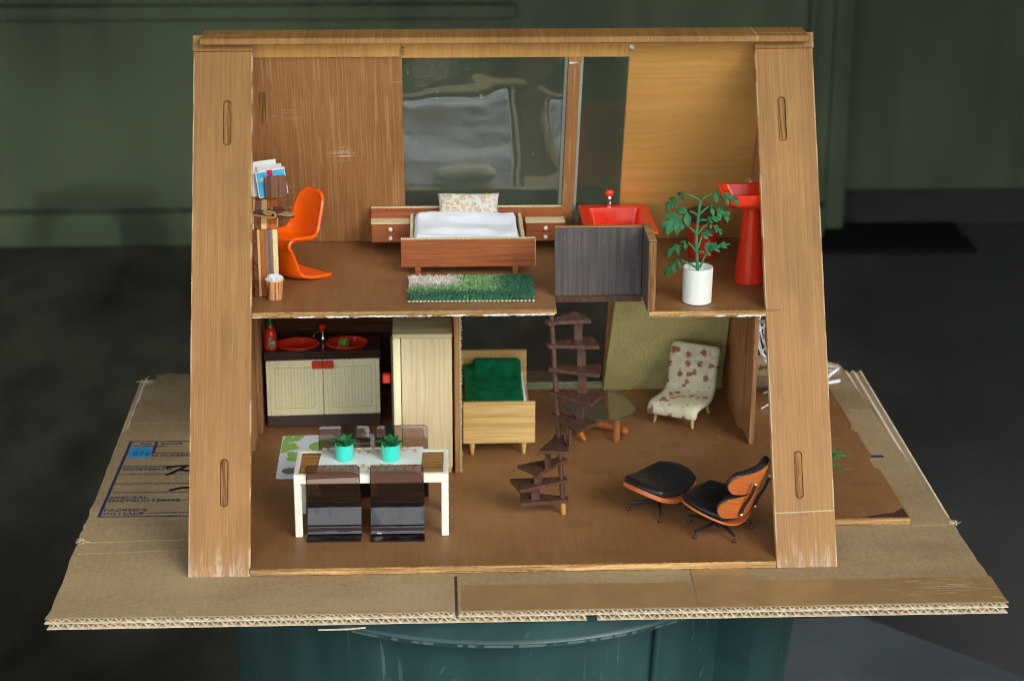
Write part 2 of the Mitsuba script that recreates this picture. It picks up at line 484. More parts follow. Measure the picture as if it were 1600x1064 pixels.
mat('pillow_print', pillow_fn, 0.9, 0.15)
scene['film_dust'] = {'type': 'principled', 'base_color': rgb('c9cdc4'), 'roughness': 0.9, 'specular': 0.1}
scene['clear_film'] = {'type': 'thindielectric', 'int_ior': 1.9}
scene['window_pane'] = {'type': 'blendbsdf', 'weight': proc(lambda p, n, uv: 0.022 + 0.035 * fbm(p.x * 30, p.z * 30, 3.0) + 0.8 * smoothstep(0.982, 0.990, noise(p.x * 330, p.z * 330, 2.0))), 'bsdf_0': {'type': 'ref', 'id': 'clear_film'}, 'bsdf_1': {'type': 'twosided', 'bsdf': {'type': 'ref', 'id': 'film_dust'}}}
scene['plain_pane'] = {'type': 'thindielectric', 'int_ior': 1.42}
scene['smoked_acrylic'] = {'type': 'thindielectric', 'int_ior': 1.5, 'specular_transmittance': {'type': 'rgb', 'value': [0.64, 0.54, 0.52]}}
scene['table_glass'] = {'type': 'thindielectric', 'int_ior': 1.5, 'specular_transmittance': {'type': 'rgb', 'value': [0.84, 0.87, 0.87]}}

# ------------------------------------------------------------------ setting: garage
GZ = -0.72
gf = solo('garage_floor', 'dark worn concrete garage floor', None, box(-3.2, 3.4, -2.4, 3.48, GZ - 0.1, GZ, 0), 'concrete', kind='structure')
gw = thing('garage_wall', 'dim green painted garage wall with rails and a dark base', None, kind='structure')
part(gw, 'panel', box(-3.2, 0.915, 3.33, 3.40, -0.628, 1.75, 0.002), 'green_wall_paint')
part(gw, 'board', box(-3.2, 0.915, 3.315, 3.40, GZ, -0.636, 0.004), 'green_wall_paint')
part(gw, 'rail', box(-3.2, 0.147, 3.295, 3.3295, -0.162, -0.128, 0.004), 'green_wall_paint')
part(gw, 'trim', box(0.917, 0.968, 3.34, 3.47, -0.70, 1.75, 0.004), 'green_wall_paint')
part(gw, 'trim', box(0.853, 0.872, 3.312, 3.3295, -0.62, 1.75, 0.003), 'green_wall_paint')
part(gw, 'panel', box(0.975, 3.4, 3.42, 3.48, -0.622, 1.75, 0.004), 'green_wall_paint')
part(gw, 'base', box(0.97, 3.4, 3.44, 3.50, GZ, -0.626, 0.004), 'wall_base')
gs = thing('garage_side_walls', 'side walls and roof of the garage, open towards the drive', None, kind='structure')
part(gs, 'side', box(-3.3, -3.2, -1.3, 3.5, GZ, 1.75, 0), 'green_wall_paint')
part(gs, 'side', box(3.4, 3.5, -1.3, 3.5, GZ, 1.75, 0), 'green_wall_paint')
part(gs, 'ceiling', box(-3.3, 3.5, -1.3, 3.5, 1.75, 1.85, 0), 'ceiling_paint')
solo('door_mat', 'black rubber mat lying on the floor below the right wall', 'mat', box(0.55, 1.27, 3.19, 3.43, GZ + 0.001, GZ + 0.012, 0.004), 'rubber_mat')
pm = extrude(Polygon([(0.581, 1.3025), (0.995, 0.88), (0.60, 0.40), (0.05, 0.85), (0.30, 1.28)]), 0.003)
solo('paper_sheet', 'large grey paper sheet lying on the garage floor behind the bin', 'paper', xf(pm, None, (0, 0, GZ + 0.001)), 'floor_paper')
rng = np.random.default_rng(7)
lf = shell(np.stack([A([[1.28 + u * 0.10 + 0.01 * v, 2.62 + v * 0.028 * math.sin(math.pi * min(max(u, 0.04), 0.96)) + 0.03 * u, GZ + 0.004 + 0.014 * v * v + 0.01 * math.sin(u * 5) + 0.008] for v in np.linspace(-1, 1, 5)]) for u in np.linspace(0, 1, 9)]), 0.001)
solo('dry_leaf', 'small dry brown leaf on the garage floor at the far right', 'leaf', lf, 'leather_edge', smooth=50)

# ------------------------------------------------------------------ trash bin
BC = (-0.007, 0.192)
tb = thing('trash_bin', 'scuffed dark teal plastic trash bin carrying the cardboard', 'trash bin')
R0 = 0.251
part(tb, 'body', lathe([(R0 - 0.062, GZ + 0.002), (R0 - 0.058, GZ + 0.03), (R0 - 0.015, -0.038), (R0 - 0.010, -0.0325), (R0 - 0.012, -0.032), (R0 - 0.016, -0.034), (R0 - 0.066, GZ + 0.03), (R0 - 0.068, GZ + 0.006), (0.0, GZ + 0.006), (0.0, GZ + 0.002), (R0 - 0.062, GZ + 0.002)], (BC[0], BC[1], 0), 96), 'bin_teal', 40)
part(tb, 'rim', lathe([(R0 - 0.005, -0.0342), (R0 + 0.0014, -0.0330), (R0 + 0.0020, -0.0295), (R0 + 0.0002, -0.0265), (R0, -0.012), (R0 - 0.003, -0.0095), (R0 - 0.012, -0.0092), (R0 - 0.014, -0.012), (R0 - 0.0105, -0.030), (R0 - 0.005, -0.0342)], (BC[0], BC[1], 0), 128), 'bin_teal', 40)
for ang in (-1.06,):
    c, s = math.cos(ang), math.sin(ang)
    r1 = R0 - 0.0105
    part(tb, 'rib', tube([(BC[0] + (r1 - 0.05 * t) * c, BC[1] + (r1 - 0.05 * t) * s, -0.031 - 0.60 * t) for t in np.linspace(0, 1, 6)], 0.0032, 8), 'bin_teal', True)
hp = []
for z, r, h in ((-0.0300, 0.262, 0.045), (-0.060, 0.266, 0.047), (-0.20, 0.252, 0.045), (-0.26, 0.230, 0.030)):
    hp += [(BC[0] + r * math.cos(a), BC[1] + r * math.sin(a), z) for a in np.linspace(-h / 0.25 - 0.55, h / 0.25 - 0.55, 5)]
    hp += [(BC[0] + 0.215 * math.cos(a), BC[1] + 0.215 * math.sin(a), z) for a in np.linspace(-h / 0.22 - 0.55, h / 0.22 - 0.55, 3)]
part(tb, 'handle', hull(hp), 'bin_teal', 30)

# ------------------------------------------------------------------ cardboard
cb = thing('cardboard_box', 'flattened brown moving carton used as a base under the dollhouse', 'cardboard box')
rj = np.random.default_rng(3)


def outline(off):
    rr = np.random.default_rng(200 + int(off * 1e5))
    L = [(-0.3475 - off, -0.0634)]
    for y in np.arange(-0.05, 0.44, 0.012):
        x = -0.3455 + 0.004 * (y + 0.06) / 0.5 + rr.normal(0, 0.0007) - off
        if 0.30 < y < 0.43:
            x += 0.004
        if y >= 0.42:
            x += 0.010
        L.append((x, y))
    L.append((-0.331, 0.449))
    L += [(x, 0.449 + (0.006 if x > 0.30 or x < -0.31 else 0.0) + rr.normal(0, 0.0006)) for x in np.arange(-0.32, 0.34, 0.03)]
    L.append((0.3415, 0.462))
    for y in np.arange(0.44, -0.06, -0.012):
        L.append((0.3435 + (0.45 - y) * 0.0425 + rj.normal(0, 0.0002) + (0.003 if off == 0 and abs(y - 0.075) < 0.007 else 0) + off * 0.0, y))
    L.append((0.3665, -0.0634))
    return Polygon(L).buffer(0)


slot = sbox(-0.0470, -0.08, -0.0446, -0.0035)
top = outline(0).difference(slot)


def sheet(poly, z0, z1):
    return xf(extrude(poly, z1 - z0), None, (0, 0, z0))


part(cb, 'liner', sheet(top, -0.0007, 0.0), 'cardboard')
part(cb, 'liner', sheet(outline(0.0008).difference(slot), -0.0047, -0.0038), 'card_edge')
part(cb, 'liner', sheet(outline(-0.0008).difference(sbox(0.0505, -0.08, 0.0585, 0.10)), -0.0092, -0.0087), 'card_edge')


def flute(z0, z1, x0, x1, ph):
    X = np.arange(x0, x1, 0.0006)
    q3 = np.stack([X * 60, X * 0 + ph, X * 0], -1)
    amp_ = 0.62 + 0.38 * np.clip(meshkit.fbm(q3, 2, seed=3) * 1.8, 0, 1)
    Z = (z0 + z1) / 2 + amp_ * (z1 - z0 - 0.0004) / 2 * np.sin(2 * math.pi * X / 0.0069 + ph + 0.9 * np.sin(X * 35) + 2.2 * meshkit.noise(q3 * 1.3, 5))
    G = np.stack([np.stack([X, X * 0 + y, Z], -1) for y in (-0.0628, 0.44)], 0)
    return shell(G, 0.00055)


part(cb, 'fluting', flute(-0.0038, -0.0005, -0.344, -0.0475, 0), 'card_edge')
part(cb, 'fluting', flute(-0.0038, -0.0005, -0.0442, 0.362, 0.4), 'card_edge')
part(cb, 'fluting', flute(-0.0087, -0.0047, -0.344, 0.050, 1.1), 'card_edge')
part(cb, 'fluting', flute(-0.0087, -0.0047, 0.059, 0.362, 2.0), 'card_edge')
for y, x0, x1, dy in ((0.066, -0.341, -0.252, 0.004), (0.046, -0.342, -0.252, 0.004), (0.322, -0.339, -0.252, 0.001), (0.075, 0.326, 0.359, 0), (0.332, 0.30, 0.349, 0)):
    part(cb, 'score_line', tube([(x, y + dy * (x - x0) / (x1 - x0) + rj.normal(0, 0.0002), -0.0001) for x in np.linspace(x0, x1, 14)], 0.0005, 6), 'cardboard', True)
for x, y in ((0.362, 0.076), (-0.343, 0.066), (-0.336, 0.43)):
    part(cb, 'torn_fibre', cat(*[tube([(x, y, -0.001), (x + rj.normal(0, 0.003), y + rj.normal(0, 0.003), 0.0015), (x + rj.normal(0, 0.005), y + rj.normal(0, 0.004), 0.001 + rj.normal(0, 0.0008))], 0.0003, 4) for _ in range(9)]), 'card_edge')
solo('straw', 'thin pale straw hanging under the front edge of the cardboard', 'straw', cat(tube([(-0.148, -0.0640, -0.0128), (-0.125, -0.068, -0.0105), (-0.113, -0.067, -0.0100)], 0.0006, 6)), 'card_edge')
solo('tape_strip', 'long shiny brown packing tape along the front edge of the cardboard', 'tape', sheet(Polygon([(-0.0425, -0.0625), (0.3655, -0.0625), (0.3645, -0.0205), (0.2, -0.0215), (0.192, -0.0202), (0.128, -0.0220), (-0.0418, -0.0205)]), 0.00015, 0.0003), 'tape')
solo('tape_strip', 'short brown packing tape piece running under the floor edge to the front', 'tape', sheet(Polygon([(0.134, -0.0640), (0.180, -0.0640), (0.177, 0.06), (0.137, 0.06)]), 0.0005, 0.00065), 'tape')

# printed form on the carton
pz = 0.0002
bl = []


def bar(x0, y0, x1, y1, w):
    return extrude(LineString([(x0, y0), (x1, y1)]).buffer(w / 2, cap_style='flat'), 0.0001)


def words(t, x, y, h, sx=1.22, bold=True):
    m = meshkit.text_mesh(t, h, 0.0001, bold)
    m.vertices = m.vertices * A([sx, 1, 1]) + A([x, y, 0])
    return m


form = [bar(-0.3315, 0.278, -0.3355, 0.1145, 0.0026), bar(-0.3325, 0.2775, -0.2, 0.2762, 0.0016), bar(-0.335, 0.1155, -0.2, 0.1145, 0.0016), bar(-0.3085, 0.277, -0.3085, 0.2502, 0.0024),
        bar(-0.333, 0.2502, -0.2, 0.2488, 0.0016), bar(-0.334, 0.2204, -0.2, 0.219, 0.0015), bar(-0.3315, 0.2035, -0.2, 0.202, 0.0010), bar(-0.332, 0.183, -0.2, 0.1815, 0.0010),
        bar(-0.332, 0.1645, -0.2, 0.163, 0.0010), bar(-0.292, 0.1478, -0.2, 0.1468, 0.0010), bar(-0.305, 0.1222, -0.2, 0.1214, 0.0010)]
part(cb, 'printed_frame', xf(cat(*form), None, (0, 0, pz)), 'ink_blue')
txt = [('FOR', -0.3225, 0.2700, 0.0030), ('INVENTORY', -0.3290, 0.2645, 0.0032), ('NAME', -0.3045, 0.2700, 0.0040), ('N NUMBER', -0.3095, 0.2420, 0.0044), ('CONTENTS', -0.3305, 0.2115, 0.0046),
       ('SPECIAL', -0.3330, 0.1515, 0.0046), ('INSTRUCTIONS', -0.3332, 0.1448, 0.0046), ("PACKER'S", -0.3338, 0.1262, 0.0044), ('INITIALS', -0.3338, 0.1192, 0.0044)]
for t, x, y, h in txt:
    part(cb, 'lettering', xf(words(t, x, y, h), None, (0, 0, pz)), 'ink_blue')
hand = [[(-0.292, 0.2165), (-0.283, 0.2195), (-0.268, 0.2195), (-0.256, 0.214)], [(-0.277, 0.2175), (-0.283, 0.209), (-0.290, 0.2005)], [(-0.281, 0.211), (-0.272, 0.2085), (-0.262, 0.211)], [(-0.283, 0.1668), (-0.274, 0.1715), (-0.262, 0.171)]]
for h in hand:
    part(cb, 'handwriting', xf(extrude(LineString(bez(h, 14)).buffer(0.0017), 0.0001), None, (0, 0, 0.0004 + 0.00012 * hand.index(h))), 'ink_black')
part(cb, 'lettering', xf(cat(bar(0.3235, 0.2195, 0.3345, 0.2195, 0.0046)), None, (0, 0, pz)), 'ink_blue')
st = thing('sticker', 'small bright blue numbered sticker on the printed carton form', 'sticker')
part(st, 'sheet', sheet(Polygon([(-0.3298, 0.2395), (-0.3102, 0.2390), (-0.3108, 0.2645), (-0.3292, 0.2648)]), 0.0005, 0.0006), 'sticker_blue')
part(st, 'lettering', xf(words('072', -0.3265, 0.2452, 0.0070, 0.85), None, (0, 0, 0.0007)), 'ink_blue')
part(st, 'lettering', xf(words('LOT NO', -0.3255, 0.2555, 0.0026, 0.9, False), None, (0, 0, 0.0007)), 'ink_blue')

# ------------------------------------------------------------------ dollhouse shell
dh = thing('dollhouse', 'open wooden A-frame dollhouse with two floors and sloping end planks', 'dollhouse')
SN, CS = 0.4952, 0.8688
FZ, UZ = 0.006, 0.177


def slope_plank(m):
    """(x, s, n) of the front slope to world."""
    v = np.asarray(m.vertices)
    m = m.copy()
    m.vertices = np.stack([v[:, 0], v[:, 1] * SN - v[:, 2] * CS, v[:, 1] * CS + v[:, 2] * SN], 1)
    return m


for sgn in (-1, 1):
    x0, x1 = (-0.25, -0.203) if sgn < 0 else (0.203, 0.25)
    sh = sbox(x0, 0.0004, x1, 0.430).buffer(-0.0006).buffer(0.0006)
    slots = [(sgn * 0.2228, 0.3605, 0.037), (sgn * 0.2232, 0.0725, 0.037)]
    for (cx, cs, ln) in slots:
        sh = sh.difference(affinity.translate(rrect(0.0064, ln, 0.0028), cx, cs))
    m = extrude(sh, 0.0068)
    m = xf(m, None, (0, 0, -0.0068))
    pk = part(dh, 'sloping_plank', slope_plank(m), 'wood_plank')
    # the foot's skirt down to the ground behind the bottom edge
    for k, (cx, cs, ln) in enumerate(slots):
        t = extrude(affinity.translate(rrect(0.0054, ln - 0.0012, 0.0024), cx, cs), 0.0055)
        t = xf(t, None, (0, 0, -0.0064 if (sgn, k) != (-1, 1) else -0.0072))
        v = np.asarray(t.vertices)
        t = t.subdivide().subdivide().subdivide()
        v = np.asarray(t.vertices)
        top_ = v[:, 2] > v[:, 2].max() - 1e-5
        v[top_, 2] += (meshkit.fbm(v[top_] * 500, 3, seed=k) - 0.5) * 0.0009
        t.vertices = v
        part(pk, 'tenon', slope_plank(t), 'raw_edge_vertical')
    cap = xf(extrude(sbox(x0 - 0.0004, 0.4195, x1 + (0.0004 if sgn < 0 else 0.0006), 0.4325).buffer(-0.0005).buffer(0.0005), 0.0024), None, (0, 0, 0.0002))
    part(dh, 'plank_cap', slope_plank(cap), 'wood_plank')
part(dh, 'ridge_board', box(-0.244, 0.246, 0.1985, 0.2365, 0.3715, 0.3768, 0.0008), 'wood_plank')


def bk(x, z, t=0.0):
    return (x, 0.38165 - 0.45 * z + 0.912 * t, z + 0.41 * t)


def backbox(x0, x1, z0, z1, t0=0.0, t1=0.008):
    return hull([bk(x, z, t) for x in (x0, x1) for z in (z0, z1) for t in (t0, t1)])


bw = [part(dh, 'back_panel', backbox(-0.2250, -0.0836, 0.1775, 0.371), 'wood_panel', label='upper left back panel of scratched reddish wood')]
part(bw[0], 'tenon', xf(slope_plank(xf(extrude(rrect(0.0054, 0.034, 0.0022), 0.003), None, (0, 0, 0))), None, (0, 0, 0)) if False else hull([bk(-0.1988 + a, z, t) for a, z in [(-0.0026, 0.297), (0.0026, 0.297), (-0.0015, 0.2955), (0.0015, 0.2955), (-0.0026, 0.3245), (0.0026, 0.3245), (-0.0015, 0.326), (0.0015, 0.326)] for t in (-0.0006, 0.001)]), 'raw_edge_vertical')
part(dh, 'top_cleat', backbox(-0.2135, -0.0838, 0.3585, 0.3705, -0.0022, -0.0001), 'header_wood')
part(dh, 'window_header', backbox(-0.0833, 0.1024, 0.3568, 0.371, -0.0012, 0.0035), 'header_wood')
part(dh, 'glue_patch', backbox(-0.0850, -0.0815, 0.360, 0.3665, -0.0026, -0.0013), 'white_chips')
part(dh, 'glue_patch', backbox(0.1015, 0.1055, 0.362, 0.368, -0.0018, -0.0013), 'white_chips')
part(dh, 'back_panel', hull([bk(x, z, t) for x, z in ((0.1024, 0.371), (0.2250, 0.371), (0.1036, 0.1775), (0.2250, 0.1775)) for t in (0, 0.008)]), 'ply_yellow', label='upper right back panel of pale yellow plywood')
part(dh, 'window_sill', backbox(-0.0834, 0.1032, 0.1775, 0.196, 0.0001, 0.004), 'wood_panel')
part(dh, 'window_mullion', backbox(0.0526, 0.0622, 0.1961, 0.3567, -0.006, 0.0038), 'wood_panel')
part(dh, 'glue_patch', backbox(0.0528, 0.0620, 0.351, 0.3555, -0.0066, -0.0061), 'white_chips')
for x0, x1 in ((0.0498, 0.0521), (0.0627, 0.0650)):
    part(dh, 'pane_edge', backbox(x0, x1, 0.1963, 0.3566, 0.0005, 0.0025), mat('film_edge', 'a9b3ae', 0.4))


def wavy_pane(x0, x1, z0, z1, amp, seed, n=90, bow=0.0):
    X, Zs = np.meshgrid(np.linspace(x0, x1, n), np.linspace(z0, z1, n), indexing='ij')
    e = np.clip(np.minimum(np.minimum(X - x0, x1 - X) / 0.02, np.minimum(Zs - z0, z1 - Zs) / 0.02), 0, 1)
    T = 0.0086 + bow * (1 - ((X - x0) / (x1 - x0) * 2 - 1) ** 6) * (1 - ((Zs - z0) / (z1 - z0) * 2 - 1) ** 2) + amp * (meshkit.fbm(np.stack([X * 22, Zs * 26, X * 0 + seed], -1), 2, seed=seed) - 0.5) * e
    G = np.stack([X, 0.38165 - 0.45 * Zs + 0.912 * T, Zs + 0.41 * T], -1)
    idx = np.arange(n * n).reshape(n, n)
    q = np.stack([idx[:-1, :-1], idx[1:, :-1], idx[1:, 1:], idx[:-1, 1:]], -1).reshape(-1, 4)
    return trimesh.Trimesh(G.reshape(-1, 3), np.vstack([q[:, [0, 1, 2]], q[:, [0, 2, 3]]]), process=False)


part(dh, 'window_pane', wavy_pane(-0.0833, 0.0497, 0.1963, 0.3566, 0.0008, 4, bow=0.0055), 'window_pane', True)
part(dh, 'window_pane', wavy_pane(0.0652, 0.1022, 0.1963, 0.3566, 0.0003, 9), 'plain_pane', True)
# lower back
part(dh, 'back_panel', backbox(-0.2145, -0.036, 0.0065, 0.1725), 'brown_wall')
part(dh, 'window_pane', wavy_pane(-0.0355, 0.0995, 0.0125, 0.1720, 0.0002, 2), 'plain_pane', True)
part(dh, 'window_sill', backbox(-0.0356, 0.0995, 0.0090, 0.0122, -0.0012, 0.004), mat('sill_green', '8f9a80', 0.5))
part(dh, 'window_sill', backbox(-0.0356, 0.0995, 0.0062, 0.0089, -0.0005, 0.004), 'wood_panel')
ol = [bk(x, z, t) for x, z in ((0.1005, 0.0075), (0.2125, 0.0075), (0.1090, 0.1725), (0.2125, 0.1725)) for t in (-0.0015, 0.002)]
part(dh, 'back_panel', backbox(0.1000, 0.2216, 0.0065, 0.1725, 0.0022, 0.008), 'side_wood')
op = part(dh, 'fabric_panel', hull(ol), 'olive_fabric', label='olive green woven fabric panel behind the floral chair')
rf = np.random.default_rng(5)
part(op, 'frayed_edge', cat(*[tube([bk(x, 0.0085, -0.001), bk(x + rf.normal(0, 0.0006), 0.0070, -0.0018), bk(x + rf.normal(0, 0.001), 0.0064, -0.0024 - abs(rf.normal(0, 0.0006)))], 0.00035, 4) for x in np.arange(0.101, 0.212, 0.0011)]), 'olive_fabric', kind='stuff')
# side walls
for sgn in (-1, 1):
    def sx(a, b):
        return (a, b) if sgn > 0 else (-b, -a)
    xa, xb = sx(0.2178, 0.2216)

    def wall_poly(y0, z0, z1, front=False):
        return None
    # outer sheet, lower part behind the doorway
    part(dh, 'side_wall', hull([(x, y, z) for x in (xa, xb) for (y, z) in ((0.2365, 0.0065), (0.3795 - 0.002, 0.0065), (0.38165 - 0.45 * 0.1725 - 0.0005, 0.1725), (0.2315, 0.1725))]), 'side_wood')
    xc, xd = sx(0.2140, 0.2175)
    part(dh, 'side_wall', hull([(x, y, z) for x in (xc, xd) for (y, z) in ((0.2755, 0.0065), (0.3795 - 0.002, 0.0065), (0.38165 - 0.45 * 0.1725 - 0.0005, 0.1725), (0.2705, 0.1725))]), 'side_wood')
    part(dh, 'side_wall', hull([(x, y, z) for x in sx(0.2150, 0.2250) for (y, z) in ((0.1125, 0.1775), (0.3010, 0.1775), (0.2135, 0.3712), (0.2205, 0.3712))]), 'side_wood')
    part(dh, 'door_post', hull([(x, y, z) for x in sx(0.2190, 0.2250) for (y, z) in ((0.012, 0.0065), (0.020, 0.0065), (0.1165, 0.1725), (0.1085, 0.1725))]), 'wood_plank')
# floors
gp = Polygon([(-0.2035, 0.0012), (0.2025, 0.0012), (0.2025, 0.0135), (0.2265, 0.0135), (0.2265, 0.0775), (0.3246, 0.0770), (0.3243, 0.09), (0.3233, 0.12), (0.3222, 0.16), (0.3215, 0.176), (0.3175, 0.182), (0.3175, 0.200), (0.3205, 0.205),
              (0.3200, 0.24), (0.3198, 0.262), (0.3160, 0.270), (0.3185, 0.282), (0.318, 0.32), (0.316, 0.378), (-0.2265, 0.378), (-0.2265, 0.0135), (-0.2035, 0.0135)])
fl = part(dh, 'ground_floor', sheet(gp, 0.0006, FZ), 'painted_floor', label='brown painted ground floor board that continues outside as a deck')
e1 = extrude(sbox(-0.2028, 0.0008, 0.2022, 0.0058), 0.0014)
xs = np.linspace(-0.2028, 0.2022, 160)


def edge_strip(xs, y, z0, z1, seed, amp=0.0007, d=0.001):
    r = np.random.default_rng(seed)
    G = np.stack([np.stack([xs, y - d * 0.5 + r.normal(0, amp * 0.3, len(xs)), np.full(len(xs), z) + r.normal(0, amp * 0.25, len(xs))], -1) for z in (z0, (z0 + z1) / 2, z1)], 0)
    return shell(G, d)


part(fl, 'raw_edge', edge_strip(xs, 0.0009, 0.0009, 0.0058, 1), 'raw_edge')
part(fl, 'raw_edge', edge_strip(np.linspace(0.2275, 0.3243, 50), 0.0768, 0.0009, 0.0056, 2), 'raw_edge')
part(fl, 'charred_edge', xf(extrude(Polygon([(0.285, 0.0780), (0.3238, 0.0775), (0.3225, 0.096), (0.314, 0.087), (0.300, 0.083)]), 0.0002), None, (0, 0, FZ + 0.0001)), 'stair_brown')
up = Polygon([(-0.2145, 0.1085), (0.0372, 0.1085), (0.0378, 0.1405), (0.1140, 0.1405), (0.1140, 0.1005), (0.2145, 0.1005), (0.2145, 0.3025), (-0.2145, 0.3025)])
uf = part(dh, 'upper_floor', sheet(up, 0.1728, UZ), 'painted_floor')
part(uf, 'raw_edge', edge_strip(np.linspace(-0.2028, 0.0372, 110), 0.1081, 0.1738, 0.1767, 3), 'raw_edge')
part(uf, 'raw_edge', edge_strip(np.linspace(0.1100, 0.2028, 60), 0.1001, 0.1738, 0.1767, 4), 'raw_edge')
part(uf, 'chipped_edge', edge_strip(np.linspace(-0.2028, 0.0360, 130), 0.1081, 0.1724, 0.17345, 5, 0.0006), 'white_chips')
part(uf, 'chipped_edge', edge_strip(np.linspace(0.1105, 0.2028, 60), 0.1001, 0.1722, 0.17345, 6, 0.0006), 'white_chips')
# stairwell partition
sp = part(dh, 'stairwell_partition', cat(box(0.0375, 0.1078, 0.1411, 0.1450, 0.1774, 0.2345, 0.0004)), 'dark_paint', label='dark brown painted stairwell partition')
part(sp, 'top_edge', box(0.0377, 0.1076, 0.1408, 0.1453, 0.2346, 0.2352, 0.0001), 'raw_edge')
part(sp, 'bottom_strip', box(0.0378, 0.1078, 0.1399, 0.1404, 0.1722, 0.1772, 0.0001), 'stair_brown')
s2 = part(dh, 'stairwell_partition', box(0.1082, 0.1148, 0.1000, 0.1500, 0.1772, 0.2345, 0.0005), 'dark_paint', label='side piece of the dark stairwell partition with a raw plywood edge')
part(s2, 'raw_edge', box(0.1086, 0.1144, 0.0988, 0.0999, 0.1772, 0.2340, 0.0006), 'raw_edge_vertical')
part(s2, 'top_edge', box(0.1084, 0.1146, 0.1003, 0.1498, 0.2346, 0.2352, 0.0002), 'raw_edge')
# room divider
dv = part(dh, 'room_divider', box(-0.0432, -0.0392, 0.1805, 0.335, 0.0065, 0.1725, 0.0004), 'wood_panel')
fb = part(dv, 'fabric_facing', box(-0.0391, -0.0376, 0.1808, 0.335, 0.0065, 0.1722, 0.0003), 'olive_fabric')
part(dv, 'frayed_edge', cat(*[tube([(-0.0383, 0.1815, z), (-0.0378 + rf.normal(0, 0.0003), 0.1802, z + rf.normal(0, 0.0003)), (-0.0372 + rf.normal(0, 0.0005), 0.1796, z + rf.normal(0, 0.0006))], 0.0005, 5) for z in np.arange(0.0075, 0.171, 0.0021)]), 'card_edge', kind='stuff')

# ------------------------------------------------------------------ kitchen
kt = thing('kitchen_unit', 'cream panelled kitchen sink unit with brown worktop and red bowls', 'kitchen unit')
kx0, kx1, ky = -0.2108, -0.1082, 0.292
KR = rotz(0.045)


def kp(m):
    return xf(m, KR, (kx0, ky, 0))


W = kx1 - kx0
part(kt, 'body', kp(box(0, W, 0.0021, 0.040, 0.0185, 0.0700, 0.0004)), 'kitchen_brown')
part(kt, 'plinth', kp(box(0.0006, W - 0.0006, 0.0005, 0.039, 0.0062, 0.0170, 0.0004)), 'kitchen_brown')
for k, (a, b) in enumerate(((0.0006, W / 2 - 0.0003), (W / 2 + 0.0003, W - 0.0006))):
    d = part(kt, 'door', kp(box(a, b, 0, 0.0020, 0.0172, 0.0698, 0.0004)), 'door_cream')
    gz0, gz1 = 0.0240, 0.0625
    for (p, q, r, s) in ((a + 0.0075, b - 0.0075, gz0, gz0 + 0.0005), (a + 0.0075, b - 0.0075, gz1, gz1 + 0.0005), (a + 0.0075, a + 0.0080, gz0, gz1), (b - 0.0080, b - 0.0075, gz0, gz1), (a + 0.0035, a + 0.0038, 0.018, 0.069), (b - 0.0038, b - 0.0035, 0.018, 0.069)):
        part(d, 'moulding', kp(box(p, q, -0.0003, 0.0004, r, s, 0.0001)), 'groove_tan')
    for x in np.arange(a + 0.0105, b - 0.009, 0.0029):
        part(d, 'groove', kp(box(x, x + 0.0003, -0.00015, 0.0004, gz0 + 0.001, gz1 - 0.0005, 0.00005)), 'groove_tan')
    hx = W / 2 - 0.0096 if k == 0 else W / 2 + 0.0002
    part(d, 'handle', kp(box(hx, hx + 0.0094, -0.0032, -0.0001, 0.0620, 0.0692, 0.0008)), 'red_handle')
# worktop with two bowl holes
wt = sbox(-0.0006, -0.0008, W + 0.0006, 0.0405)
bowls = [(0.0290, 0.0195), (0.0735, 0.0195)]
for bx, by in bowls:
    wt = wt.difference(affinity.scale(Point(bx, by).buffer(1, quad_segs=20), 0.0184, 0.0150, origin=(bx, by)))
part(kt, 'worktop', kp(xf(extrude(wt, 0.0080), None, (0, 0, 0.0702))), 'counter_brown')
for bx, by in bowls:
    pr = [(1.06, 0.0002), (1.06, 0.0010), (1.02, 0.0013), (0.97, 0.0006), (0.90, -0.003), (0.72, -0.0058), (0.40, -0.0066), (0.0, -0.0067), (0.0, -0.0074), (0.45, -0.0072), (0.80, -0.006), (0.985, -0.001), (0.985, 0.0002), (1.06, 0.0002)]
    s = part(kt, 'sink_bowl', kp(lathe([(r, z) for r, z in pr], (bx, by, 0.0783), 48, (0.0184, 0.0150))), 'red_plastic', 40)
    part(s, 'drain', kp(lathe([(0, 0.0008), (0.0015, 0.0008), (0.0018, 0.0003), (0.0018, 0)], (bx - 0.0018, by + 0.001, 0.0717), 16)), 'chrome', 40)
fx, fy = W / 2 + 0.0005, 0.0325
fc = part(kt, 'faucet', kp(cat(lathe([(0, 0), (0.0022, 0), (0.0022, 0.001), (0.0014, 0.002), (0.0013, 0.0075), (0.0018, 0.0085), (0, 0.009)], (fx, fy, 0.0783), 20), tube(bez([(fx, fy, 0.0845), (fx - 0.004, fy - 0.004, 0.0868), (fx - 0.0075, fy - 0.009, 0.0862), (fx - 0.0085, fy - 0.0105, 0.0840)], 12), 0.0009, 8))), 'chrome', 40)
part(fc, 'knob', kp(lathe([(0, 0), (0.0024, 0), (0.0034, 0.0015), (0.0035, 0.0036), (0.0026, 0.0046), (0, 0.0048)], (fx, fy, 0.0873), 20)), 'red_plastic', 40)
sb = thing('sauce_bottle', 'red chilli sauce bottle with green cap standing on the worktop', 'bottle')
SB = (-0.2058, 0.3010, 0.0785)
part(sb, 'body', lathe([(0, 0), (0.0050, 0), (0.0056, 0.0006), (0.0057, 0.0030), (0.0055, 0.0130), (0.0049, 0.0165), (0.0030, 0.0200), (0.0024, 0.0212), (0.0023, 0.0222), (0, 0.0222)], SB, 32), 'red_plastic', 40)
part(sb, 'cap', lathe([(0, 0.0222), (0.0025, 0.0222), (0.0025, 0.0246), (0.0018, 0.0252), (0.0012, 0.0275), (0.0006, 0.0298), (0, 0.0299)], SB, 20), (mat('cap_green', '10805a', 0.35)), 30)
